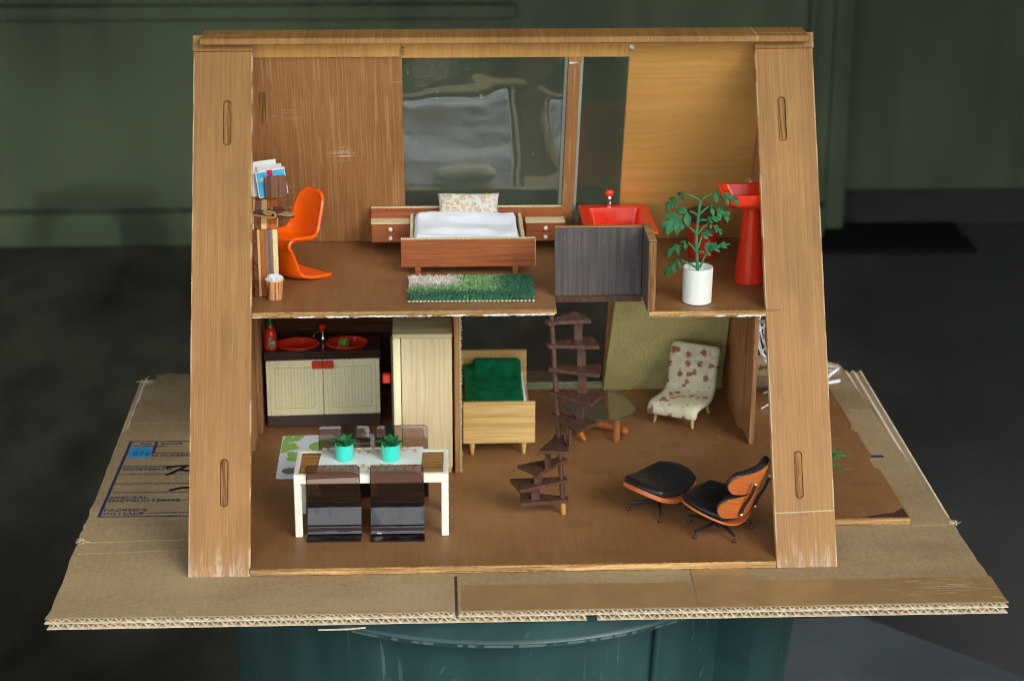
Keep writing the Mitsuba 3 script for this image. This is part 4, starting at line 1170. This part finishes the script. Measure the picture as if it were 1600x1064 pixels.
DZ = 0.2376
part(dk, 'top_strip', kd(box(-0.0250, -0.0057, 0.0330, 0.0820, DZ - 0.0045, DZ, 0.0002)), 'teak_dark')
cols = [(-0.0056, -0.0040, 'birch_strip'), (-0.0040, 0.0015, 'teak_dark'), (0.0015, 0.0060, 'birch_strip'), (0.0060, 0.0085, 'cherry_strip')]
for a, b, m in cols:
    part(dk, 'top_strip', kd(box(a, b - 0.00005, 0.0013, 0.0820, DZ - 0.0045, DZ, 0.0002)), m)
for a, b, m in ((-0.0056, -0.0020, 'teak_dark'), (-0.0020, 0.0000, 'birch_strip'), (0.0000, 0.0042, 'cherry_strip'), (0.0042, 0.0102, 'walnut_grey'), (0.0102, 0.0142, 'pale_strip')):
    part(dk, 'front_strip', kd(box(a, b - 0.00005, 0.0, 0.0048, UZ + 0.0002, DZ - 0.0047 if m != 'teak_dark' else DZ - 0.0046, 0.0002)), m)
part(dk, 'leg', kd(box(0.0095, 0.0142, 0.0760, 0.0805, UZ + 0.0002, DZ - 0.0046, 0.0003)), 'pale_strip')
part(dk, 'modesty_panel', kd(box(-0.0250, 0.0090, 0.0770, 0.0795, UZ + 0.012, DZ - 0.0047, 0.0002)), 'walnut_grey')
part(dk, 'top_edge', kd(box(0.0086, 0.0142, 0.0, 0.0820, DZ - 0.0045, DZ - 0.0003, 0.0003)), 'cherry_strip')
lr = thing('letter_rack', 'dark wooden letter rack on the desk holding brochures', 'letter rack')
LR = rotz(math.radians(17))


def kl(m):
    return xf(m, LR, (-0.1995, 0.2205, DZ + 0.0002))


fr = xf(extrude(rrect(0.0185, 0.0185, 0.0022), 0.0012), None, (0.0105, 0.0100, 0))
v = np.asarray(fr.vertices)
fr.vertices = np.stack([v[:, 0], -v[:, 2] + 0.0012 + (v[:, 1]) * 0.10, v[:, 1]], 1)
trimesh.repair.fix_normals(fr)
part(lr, 'front_plate', kl(fr), mat('rack_wood', wood('4f2c1d', '84523a', lambda p: p.x, lambda p: p.z, f=700), 0.4, 0.4))
part(lr, 'base', kl(box(-0.003, 0.0195, 0.0014, 0.0125, 0, 0.0012, 0.0002)), 'teak_dark')
part(lr, 'back_plate', kl(box(-0.006, 0.0195, 0.0115, 0.0127, 0.0013, 0.0130, 0.0002)), 'teak_dark')


def brochure(name, label, x0, x1, z1, y, tilt, mats, lean=0.12):
    k = thing(name, label, 'brochure')
    def pl(m):
        return kl(xf(m, roty(tilt) @ rotx(-lean), (0, y, 0.0014)))
    part(k, 'cover', pl(box(x0, x1, 0.0, 0.0006, 0.0, z1, 0.00005)), mats)
    return k, pl


b1_, pl1 = brochure('brochure', 'bright blue brochure with a crimson tab in front in the letter rack', -0.0035, 0.0215, 0.0222, 0.0030, -0.10, 'paper')
part(b1_, 'print', pl1(box(-0.0029, 0.0209, -0.00015, -0.00002, 0.0006, 0.0208, 0)), 'paper_blue')
part(b1_, 'print', pl1(box(0.0062, 0.0108, -0.0003, -0.00017, 0.0140, 0.0218, 0)), 'label_crimson')
part(b1_, 'picture', pl1(xf(cat(trimesh.creation.icosphere(2, 1.0)), np.diag([0.0019, 0.0001, 0.0014]), (0.0012, -0.0002, 0.0148))), 'birch_strip')
b2_, pl2 = brochure('brochure', 'pale pink edged brochure in the middle of the letter rack', -0.002, 0.0190, 0.0255, 0.0060, -0.06, 'paper_pink')
b3_, pl3 = brochure('brochure', 'tall white brochure at the back of the letter rack', -0.0075, 0.0150, 0.0290, 0.0090, -0.05, 'paper')
rl = thing('leather_roll', 'folded brown leather case with a pale edge on the desk', 'leather case')
lp = bez([(-0.020, 0.0010), (-0.006, 0.0008), (0.0030, 0.0012), (0.0048, 0.0034), (0.0030, 0.0054), (-0.004, 0.0056), (-0.0060, 0.0044), (-0.003, 0.0034), (0.0005, 0.0034)], 44)
rm = extrude(LineString(lp).buffer(0.00075, cap_style='round'), 0.0135)
v = np.asarray(rm.vertices)
rm.vertices = np.stack([v[:, 0], v[:, 2], v[:, 1]], 1)
trimesh.repair.fix_normals(rm)
RO = (-0.1900, 0.1640, DZ + 0.0003)
part(rl, 'cover', xf(rm, rotz(math.radians(-28)), RO), 'leather_brown', 40)
re = extrude(LineString(lp).buffer(0.00085, cap_style='round'), 0.0008)
v = np.asarray(re.vertices)
re.vertices = np.stack([v[:, 0], v[:, 2] - 0.0009, v[:, 1]], 1)
trimesh.repair.fix_normals(re)
part(rl, 'edge', xf(re, rotz(math.radians(-28)), RO), 'leather_edge', 40)
fs = LineString([(0.002, 0.007), (0.0125, 0.0055)]).buffer(0.0052)
tg = xf(extrude(fs, 0.0026), rotz(math.radians(-20)) @ rotx(-0.05), (RO[0], RO[1], RO[2] + 0.0010))
part(rl, 'flap_edge', xf(extrude(fs.buffer(0.0004), 0.0007), rotz(math.radians(-20)) @ rotx(-0.05), (RO[0], RO[1], RO[2] + 0.0032)), 'leather_edge', 40)
part(rl, 'flap', tg, 'leather_brown', 40)
part(rl, 'snap', xf(lathe([(0, 0.0008), (0.0009, 0.0006), (0.0011, 0), (0, 0)], (0, 0, 0), 12), rotz(0), (RO[0] + 0.0005, RO[1] + 0.006, RO[2] + 0.0066)), 'brass_tip', 40)

# basket
wb = thing('waste_basket', 'small wooden waste basket in front of the desk leg', 'waste basket')
BX = (-0.1872, 0.1405, UZ + 0.0003)
part(wb, 'body', lathe([(0, 0), (0.0051, 0), (0.0056, 0.0004), (0.0072, 0.0168), (0.0068, 0.0168), (0.0053, 0.0010), (0, 0.0010)], BX, 32), 'zebra', 40)
part(wb, 'rim', lathe([(0.0066, 0.0168), (0.0074, 0.0166), (0.0074, 0.0174), (0.0066, 0.0175), (0.0066, 0.0168)], BX, 32), 'pale_strip', 40)
ts = trimesh.creation.icosphere(4, 0.0062)
v = np.asarray(ts.vertices)
v = v * (1 + 0.9 * (meshkit.fbm(v * 420, 3, seed=3) - 0.5)[:, None]) * A([1, 1, 0.62])
ts.vertices = v + A(BX) + A([0, 0, 0.0172])
solo('tissue', 'crumpled white tissue filling the waste basket', 'tissue', ts, 'white_cloth')

# ------------------------------------------------------------------ orange cantilever chair
pc = thing('cantilever_chair', 'glossy orange one-piece cantilever chair facing the desk', 'chair')
prof = [(-0.0225, 0.0705), (-0.0205, 0.0610), (-0.0165, 0.0470), (-0.0130, 0.0370), (-0.0075, 0.0318), (0.0010, 0.0312), (0.0110, 0.0332), (0.0185, 0.0352), (0.0232, 0.0345), (0.0248, 0.0310), (0.0228, 0.0250), (0.0195, 0.0170), (0.0160, 0.0085), (0.0125, 0.0035), (0.0060, 0.0018), (-0.0060, 0.0012), (-0.0185, 0.0008)]
n_, m_ = 96, 27
P = bez(prof, n_)
tt = np.linspace(0, 1, n_)
wd = np.interp(tt, [0, 0.008, 0.022, 0.05, 0.09, 0.2, 0.30, 0.46, 0.55, 0.62, 0.72, 0.80, 0.88, 1.0], [0.0090, 0.0185, 0.0255, 0.0310, 0.0345, 0.0385, 0.0410, 0.0420, 0.0420, 0.0390, 0.0360, 0.0375, 0.0420, 0.0470])
cup = np.interp(tt, [0, 0.1, 0.22, 0.32, 0.45, 0.53, 0.6, 0.7, 0.82, 0.9, 1.0], [0.0015, 0.0045, 0.0065, 0.0062, 0.0040, 0.0008, -0.0030, -0.0048, -0.0040, -0.0014, 0.0])
T_ = np.gradient(P, axis=0)
T_ /= np.linalg.norm(T_, axis=1, keepdims=True)
N_ = np.stack([-T_[:, 1], T_[:, 0]], 1)
vv = np.linspace(-1, 1, m_)
G = np.zeros((n_, m_, 3))
for i in range(n_):
    for j in range(m_):
        s = cup[i] * abs(vv[j]) ** 2.6
        q = P[i] + N_[i] * s
        G[i, j] = (wd[i] / 2 * vv[j] * (1 - 0.04 * abs(vv[j]) ** 3), q[0], max(q[1], 0.0013))
pm_ = shell(G, 0.0024)
# local y = forward
fd = math.atan2(-0.72, -0.69)
part(pc, 'shell', xf(pm_, rotz(fd - math.pi / 2), (-0.1735, 0.2040, UZ + 0.0003)), 'orange_plastic', True)
labels.pop(pc + '__shell', None)

# ------------------------------------------------------------------ bed upstairs
bd = thing('platform_bed', 'teak bed with a wide headboard and two hanging nightstands', 'bed')
HBY = 0.2808
part(bd, 'headboard', box(-0.1130, 0.0548, HBY, HBY + 0.0030, 0.1830, 0.2130, 0.0003), 'teak')
part(bd, 'headboard_edge', box(-0.1130, 0.0548, HBY - 0.0001, HBY + 0.0031, 0.2131, 0.2140, 0.0002), 'cream_wood')
fb_ = part(bd, 'footboard', box(-0.0865, 0.0248, 0.2000, 0.2030, 0.1845, 0.2083, 0.0002), 'teak')
part(fb_, 'edge', box(-0.0866, 0.0249, 0.1999, 0.2031, 0.2084, 0.2092, 0.0002), 'cream_wood')
part(fb_, 'edge', box(0.0249, 0.0254, 0.1999, 0.2031, 0.1845, 0.2083, 0.0001), 'cream_wood')
for x in (-0.0727, 0.0088):
    for y in (0.2012, 0.2720):
        part(bd, 'leg', box(x - 0.0024, x + 0.0024, y, y + 0.0040, UZ + 0.0002, 0.1844 if y < 0.25 else 0.1900, 0.0003), 'teak')
for x0 in (-0.0790, 0.0142):
    part(bd, 'side_rail', hull([(x, y, z) for x in (x0, x0 + 0.0026) for y, z in ((0.2031, 0.1880), (0.2031, 0.2080), (0.2807, 0.1880), (0.2807, 0.2080))]), 'cream_wood')
for x0, x1 in ((-0.1128, -0.0795), (0.0205, 0.0545)):
    ns_ = part(bd, 'nightstand', box(x0, x1, 0.2652, 0.2806, 0.1872, 0.2030, 0.0003), 'teak')
    part(ns_, 'top', box(x0 - 0.0002, x1 + 0.0002, 0.2648, 0.2807, 0.2031, 0.2042, 0.0003), 'cream_wood')
    for q, (z0, z1) in enumerate(((0.1874, 0.1945), (0.1952, 0.2026))):
        part(ns_, 'drawer', box(x0 + 0.0006, x1 - 0.0006, 0.2644, 0.2651, z0, z1, 0.0002), 'teak')
        part(ns_, 'knob', xf(trimesh.creation.icosphere(2, 0.0019), None, ((x0 + x1) / 2 - 0.0001, 0.2635, (z0 + z1) / 2)), 'white_plastic', True)
# mattress with white sheet
n = 48
u, v = np.meshgrid(np.linspace(-1, 1, n), np.linspace(-1, 1, n), indexing='ij')
dx = np.clip((1 - np.abs(u)) / 0.10, 0, 1)
dy = np.clip((1 - np.abs(v)) / 0.10, 0, 1)
rnd = np.sqrt(np.clip(1 - (1 - dx) ** 2, 0, 1)) * np.sqrt(np.clip(1 - (1 - dy) ** 2, 0, 1))
fold = meshkit.fbm(np.stack([u * 1.6 + v * 0.6, v * 4.5, u * 0], -1), 3, seed=4) - 0.5
bump_ = 0.0030 * np.exp(-((v - 0.35) / 0.25) ** 2) + 0.002 * np.exp(-((v + 0.55) / 0.2) ** 2)
Zm = 0.1900 + 0.0195 * rnd + (0.0085 * fold + 1.5 * bump_) * rnd
Xm = -0.0320 + u * 0.0445 * (1 + 0.02 * meshkit.noise(np.stack([v * 4, u * 0, u * 0], -1)))
Ym = 0.2415 + v * 0.0380
part(bd, 'mattress', shell(np.stack([Xm, Ym, Zm], -1), 0.0008), 'white_cloth', True)
pi = thing('pillow', 'plump flower printed pillow leaning on the headboard', 'pillow')
pmesh = pillow_mesh(0.0530, 0.0290, 0.0110, 30, 2, 3.2)
uvp = np.asarray(pmesh.vertices)[:, :2].copy()
pmesh = xf(pmesh, rotz(math.radians(-2)) @ rotx(math.radians(47)), (-0.0290, 0.2690, 0.2160))
scene[pi] = mikit.ply(pmesh, 'pillow_print', True, uv=uvp)

# ------------------------------------------------------------------ rug
rg = thing('rug', 'shaggy green rug with a white corner in front of the bed', 'rug')
RP = Polygon([(-0.0805, 0.1290), (0.0210, 0.1275), (0.0215, 0.1865), (-0.0790, 0.1865)])
part(rg, 'backing', sheet(RP, UZ + 0.0002, UZ + 0.0012), 'vertex_matte', color=np.tile(lin('5a6a4a'), (8, 1)) if False else np.tile(lin('4a5a3a'), (len(sheet(RP, 0, 1).vertices), 1)))
rt = np.random.default_rng(99)
N = 9000
px = rt.uniform(-0.0795, 0.0205, N)
py = rt.uniform(0.1290, 0.1860, N)
tu = (px + 0.08) / 0.1005
tv = (py - 0.129) / 0.0575
VV, FF, CC = [], [], []
for i in range(N):
    x, y = px[i], py[i]
    h = rt.uniform(0.0030, 0.0056)
    a = rt.uniform(0, 2 * math.pi)
    lean_ = A([rt.normal(0.0006, 0.0013), rt.normal(-0.0004, 0.0012)])
    w = rt.uniform(0.0004, 0.0007)
    s = A([math.cos(a), math.sin(a)]) * w
    q = A([-s[1], s[0]])
    bz = UZ + 0.0008
    o = len(VV)
    mid_ = lean_ * 0.4
    for (cx_, cy_), zf in (((0, 0), 0.0), (mid_, 0.6)):
        for k in range(3):
            t = 2 * math.pi * k / 3 + a
            VV.append((x + cx_ + w * math.cos(t), y + cy_ + w * math.sin(t), bz + h * zf))
    VV.append((x + lean_[0], y + lean_[1], bz + h))
    for k in range(3):
        k2 = (k + 1) % 3
        FF += [(o + k, o + k2, o + 3 + k2), (o + k, o + 3 + k2, o + 3 + k), (o + 3 + k, o + 3 + k2, o + 6)]
    jx, jy = tu[i] + rt.normal(0, 0.045), tv[i] + rt.normal(0, 0.08)
    if jx < 0.40 and jy > 0.56:
        c = A(lin('e2dad4'))
    elif jx < 0.40 and jy > 0.30:
        c = A(lin('9cb183'))
    elif 0.40 <= jx < 0.72 and jy > 0.30:
        c = A(lin('93b57c'))
    else:
        c = A(lin('44715a'))
    c = c * rt.uniform(0.65, 1.35) * (1, 1, 1)
    if rt.random() < 0.18 and c[0] < 0.5:
        c = A(lin('4f8a5a')) * rt.uniform(0.8, 1.2)
    CC += [c] * 7
part(rg, 'pile', trimesh.Trimesh(A(VV), A(FF), process=False), 'vertex_matte', color=np.clip(A(CC), 0, 1), kind='stuff')
part(rg, 'fringe', cat(*[xf(trimesh.creation.icosphere(1, 0.0011), np.diag([1.2, 0.8, 0.7]), (x, 0.1283 - 0.0015 * (x + 0.08) / 0.1, UZ + 0.0012)) for x in np.arange(-0.0795, 0.0207, 0.0031)]), 'card_edge', True, kind='stuff')

# ------------------------------------------------------------------ bathroom
bt = thing('bathtub', 'glossy red square bathtub with dark sides behind the partition', 'bathtub')
BR = rotz(math.radians(0.5))


def kb(m):
    return xf(m, BR, (0.0670, 0.1950, 0))


TWd, TDp, TZt = 0.0605, 0.0860, 0.2145


def rr_loop(x0, x1, y0, y1, r, z, k=6):
    c = np.asarray(sbox(x0 + r, y0 + r, x1 - r, y1 - r).buffer(r, quad_segs=k).exterior.coords)[:-1]
    return np.column_stack([c, np.full(len(c), z)])


def loft(loops, close_top=True, close_bot=True):
    n = len(loops[0])
    V = np.vstack(loops)
    F = []
    for i in range(len(loops) - 1):
        for j in range(n):
            a, b = i * n + j, i * n + (j + 1) % n
            F += [(a, b, b + n), (a, b + n, a + n)]
    V = list(V)
    for on, base in ((close_bot, 0), (close_top, (len(loops) - 1) * n)):
        if on:
            V.append(np.mean(loops[0 if base == 0 else -1], axis=0))
            for j in range(n):
                F.append((len(V) - 1, base + j, base + (j + 1) % n) if base else (len(V) - 1, (j + 1) % n, j))
    m = trimesh.Trimesh(A(V), A(F), process=False)
    trimesh.repair.fix_normals(m)
    return m


part(bt, 'tub', kb(loft([rr_loop(0.0005, TWd - 0.0005, 0.0005, TDp - 0.0005, 0.0012, TZt - 0.0028), rr_loop(0, TWd, 0, TDp, 0.0014, TZt - 0.0020), rr_loop(0.0003, TWd - 0.0003, 0.0003, TDp - 0.0003, 0.0014, TZt),
                         rr_loop(0.0080, TWd - 0.0080, 0.0080, TDp - 0.0100, 0.0035, TZt), rr_loop(0.0086, TWd - 0.0086, 0.0086, TDp - 0.0106, 0.0035, TZt - 0.0008), rr_loop(0.0125, TWd - 0.0125, 0.0125, TDp - 0.0150, 0.0045, TZt - 0.022), rr_loop(0.0160, TWd - 0.0160, 0.016, TDp - 0.0190, 0.0045, TZt - 0.0245)], True, False)), 'red_plastic', 30)
part(bt, 'side_cladding', kb(loft([rr_loop(0.0010, TWd - 0.0010, 0.0010, TDp - 0.0010, 0.0010, UZ + 0.0003), rr_loop(0.0010, TWd - 0.0010, 0.0010, TDp - 0.0010, 0.0010, TZt - 0.0030)], False, False)), 'kitchen_brown', 30)
fo = (0.0270, TDp - 0.0055)
bf = part(bt, 'faucet', kb(cat(lathe([(0, 0), (0.0026, 0), (0.0026, 0.0012), (0.0016, 0.0018), (0.0016, 0.0065), (0.0022, 0.0075), (0.0014, 0.0095), (0, 0.0096)], (fo[0], fo[1], TZt), 20), tube(bez([(fo[0], fo[1], TZt + 0.0055), (fo[0], fo[1] - 0.004, TZt + 0.0066), (fo[0], fo[1] - 0.0075, TZt + 0.0056), (fo[0], fo[1] - 0.008, TZt + 0.0040)], 10), 0.0010, 8))), 'chrome', 40)
part(bf, 'knob', kb(lathe([(0, 0.0097), (0.0030, 0.0097), (0.0040, 0.0112), (0.0041, 0.0130), (0.0032, 0.0146), (0, 0.0150)], (fo[0], fo[1], TZt), 20)), 'red_plastic', 40)

tl_ = thing('toilet', 'red toilet with a brown raised lid behind the tall potted plant', 'toilet')
to = A([0.1720, 0.2520, UZ + 0.0003])
part(tl_, 'bowl', lathe([(0, 0), (0.0115, 0), (0.0122, 0.0008), (0.0118, 0.012), (0.0130, 0.022), (0.0152, 0.0300), (0.0150, 0.0312), (0.0138, 0.0315), (0.0120, 0.0300), (0.0098, 0.020), (0.004, 0.016), (0, 0.0155)], to, 40, (1.0, 1.18)), 'red_plastic', 40)
part(tl_, 'seat', lathe([(0.0105, 0.0318), (0.0150, 0.0317), (0.0154, 0.0327), (0.0145, 0.0336), (0.0110, 0.0336), (0.0103, 0.0328), (0.0105, 0.0318)], to, 40, (1.0, 1.18)), 'kitchen_brown', 40)
ld = xf(extrude(affinity.scale(Point(0, 0).buffer(1, quad_segs=14), 0.0146, 0.0172), 0.0016), rotx(math.radians(7)), to + A([0, 0, 0.0352]))
part(tl_, 'lid', ld, 'counter_brown', 30)

sk = thing('pedestal_sink', 'red pedestal washbasin half hidden by the right plank', 'sink')
so = A([0.2010, 0.1760, UZ + 0.0003])
part(sk, 'pedestal', lathe([(0, 0), (0.0124, 0), (0.0127, 0.0006), (0.0066, 0.0640), (0, 0.0640)], so, 40), 'red_plastic', 40)
bz0 = UZ + 0.0640


def bl_(w0, y0, y1, r, z):
    return rr_loop(so[0] - w0, so[0] + w0, so[1] + y0, so[1] + y1, r, z)


part(sk, 'basin', loft([bl_(0.0075, -0.0090, 0.0090, 0.006, bz0 - 0.0010), bl_(0.0205, -0.0205, 0.0170, 0.008, bz0 + 0.0035), bl_(0.0255, -0.0230, 0.0200, 0.009, bz0 + 0.0075), bl_(0.0280, -0.0238, 0.0208, 0.009, bz0 + 0.0148),
                        bl_(0.0274, -0.0232, 0.0200, 0.0085, bz0 + 0.0154), bl_(0.0262, -0.0222, 0.0130, 0.008, bz0 + 0.0152), bl_(0.0225, -0.0190, 0.0090, 0.008, bz0 + 0.0074), bl_(0.0120, -0.0100, 0.004, 0.0055, bz0 + 0.0062)], True, True), 'red_plastic', 35)
sf = part(sk, 'faucet', cat(lathe([(0, 0), (0.0018, 0), (0.0016, 0.0040), (0, 0.0042)], (so[0], so[1] + 0.0160, bz0 + 0.0158), 16), tube([(so[0], so[1] + 0.0160, bz0 + 0.0185), (so[0] - 0.001, so[1] + 0.0055, bz0 + 0.0190)], 0.0013, 10)), 'chrome', 40)

# ------------------------------------------------------------------ tall potted plant
pp = thing('plant_pot', 'tall white cylinder pot at the edge of the upper floor', 'plant pot')
PO = A([0.1508, 0.1235, UZ + 0.0003])
scene[pp] = mikit.ply(lathe([(0, 0), (0.0110, 0), (0.0116, 0.0005), (0.0121, 0.0285), (0.0119, 0.0289), (0.0108, 0.0289), (0.0106, 0.0245), (0, 0.0240)], PO, 48), 'white_plastic', 40)
pl_ = thing('potted_plant', 'dark green plant with lobed leaves growing in the white pot', 'plant')
SB_ = PO + A([0, 0, 0.0242])


def sp_(zx, zy, dy=0.0):
    return SB_ + A([(zx - 460) * 0.000101, dy, (735 - zy) * 0.000109])


stem_c = [lin('2f6a48'), lin('3f7f58')]
st_path = [sp_(460, 735), sp_(448, 600), sp_(438, 470), sp_(448, 320), sp_(460, 190)]
m = tube(bez(st_path, 24), np.linspace(0.0015, 0.0012, 24), 10)
part(pl_, 'stem', m, 'vertex_paint', True, color=leaf_colors(m, '2c6444', '3f8a5c', 1))


def lobed(base, tip, width, up, seed, nl=7, droop=0.25):
    """A deeply lobed leaf: pointed lobes fanned along a drooping midrib."""
    r = np.random.default_rng(seed)
    base, tip = A(base), A(tip)
    d = tip - base
    L = np.linalg.norm(d)
    d = d / L
    s = np.cross(d, up)
    s /= np.linalg.norm(s)
    u = np.cross(s, d)
    ms = []
    mid_ = lambda t: base + d * L * t + u * (droop * L * (1.4 * t - 2.0 * t * t) * 0.5)
    ms.append(leaf(mid_(0.25), mid_(1.0) - mid_(0.25), L * 0.75, width * 0.32, u, 0.10, 0.3, 7, 0.0004))
    k = nl // 2
    for i in range(k):
        t = 0.08 + 0.55 * i / max(k - 1, 1)
        for sg in (-1, 1):
            ang = math.radians(62 - 26 * i / max(k - 1, 1) + r.normal(0, 5))
            dd = d * math.cos(ang) + s * sg * math.sin(ang) - u * 0.18
            ms.append(leaf(mid_(t), dd, width * (0.62 - 0.10 * abs(i - 1)) * r.uniform(0.9, 1.1), width * 0.27, u, 0.12, 0.3, 7, 0.0004))
    return cat(*ms)


LV = [((455, 188), (335, 138), (165, 250), 0.0135, -0.002, A([-0.5, -0.5, 1.0])), ((470, 188), (545, 135), (782, 195), 0.0145, -0.004, A([0.4, -0.6, 1.0])), ((445, 305), (375, 262), (165, 395), 0.0210, -0.006, A([-0.3, -1.0, 0.6])),
      ((460, 295), (530, 240), (722, 335), 0.0145, 0.002, A([0.4, -0.7, 0.8])), ((448, 345), (520, 335), (620, 310), 0.0090, -0.003, A([0.1, -0.7, 1])), ((438, 440), (330, 350), (250, 370), 0.0100, -0.008, A([-0.2, -1, 0.6])),
      ((445, 445), (530, 355), (655, 440), 0.0092, -0.002, A([0.4, -0.6, 1.0])), ((440, 575), (370, 495), (175, 585), 0.0125, -0.006, A([-0.3, -0.6, 1.0])), ((440, 580), (500, 570), (700, 488), 0.0100, -0.007, A([0.2, -0.8, 1.0])),
      ((455, 545), (488, 465), (560, 420), 0.0100, 0.004, A([0.2, -0.6, 1])), ((450, 700), (320, 632), (172, 735), 0.0120, -0.006, A([-0.3, -0.7, 1.0])), ((475, 700), (535, 575), (560, 520), 0.0090, 0.003, A([0.2, -0.6, 1]))]
for i, (a, b, c, w, dy, upv) in enumerate(LV):
    p0, p1, p2 = sp_(*a), sp_(*b, dy * 0.6), sp_(*c, dy)
    m = tube(bez([p0, (p0 + p1) / 2 + A([0, 0, 0.0006]), p1], 8), np.linspace(0.0010, 0.0007, 8), 8)
    br = part(pl_, 'leaf_stalk', m, 'vertex_paint', True, color=leaf_colors(m, '2c6444', '3f8a5c', i))
    m = lobed(p1, p2, w * 1.05, upv, 60 + i)
    part(pl_, 'leaf', m, 'vertex_paint', True, color=leaf_colors(m, '0f3826', '45905a', i))
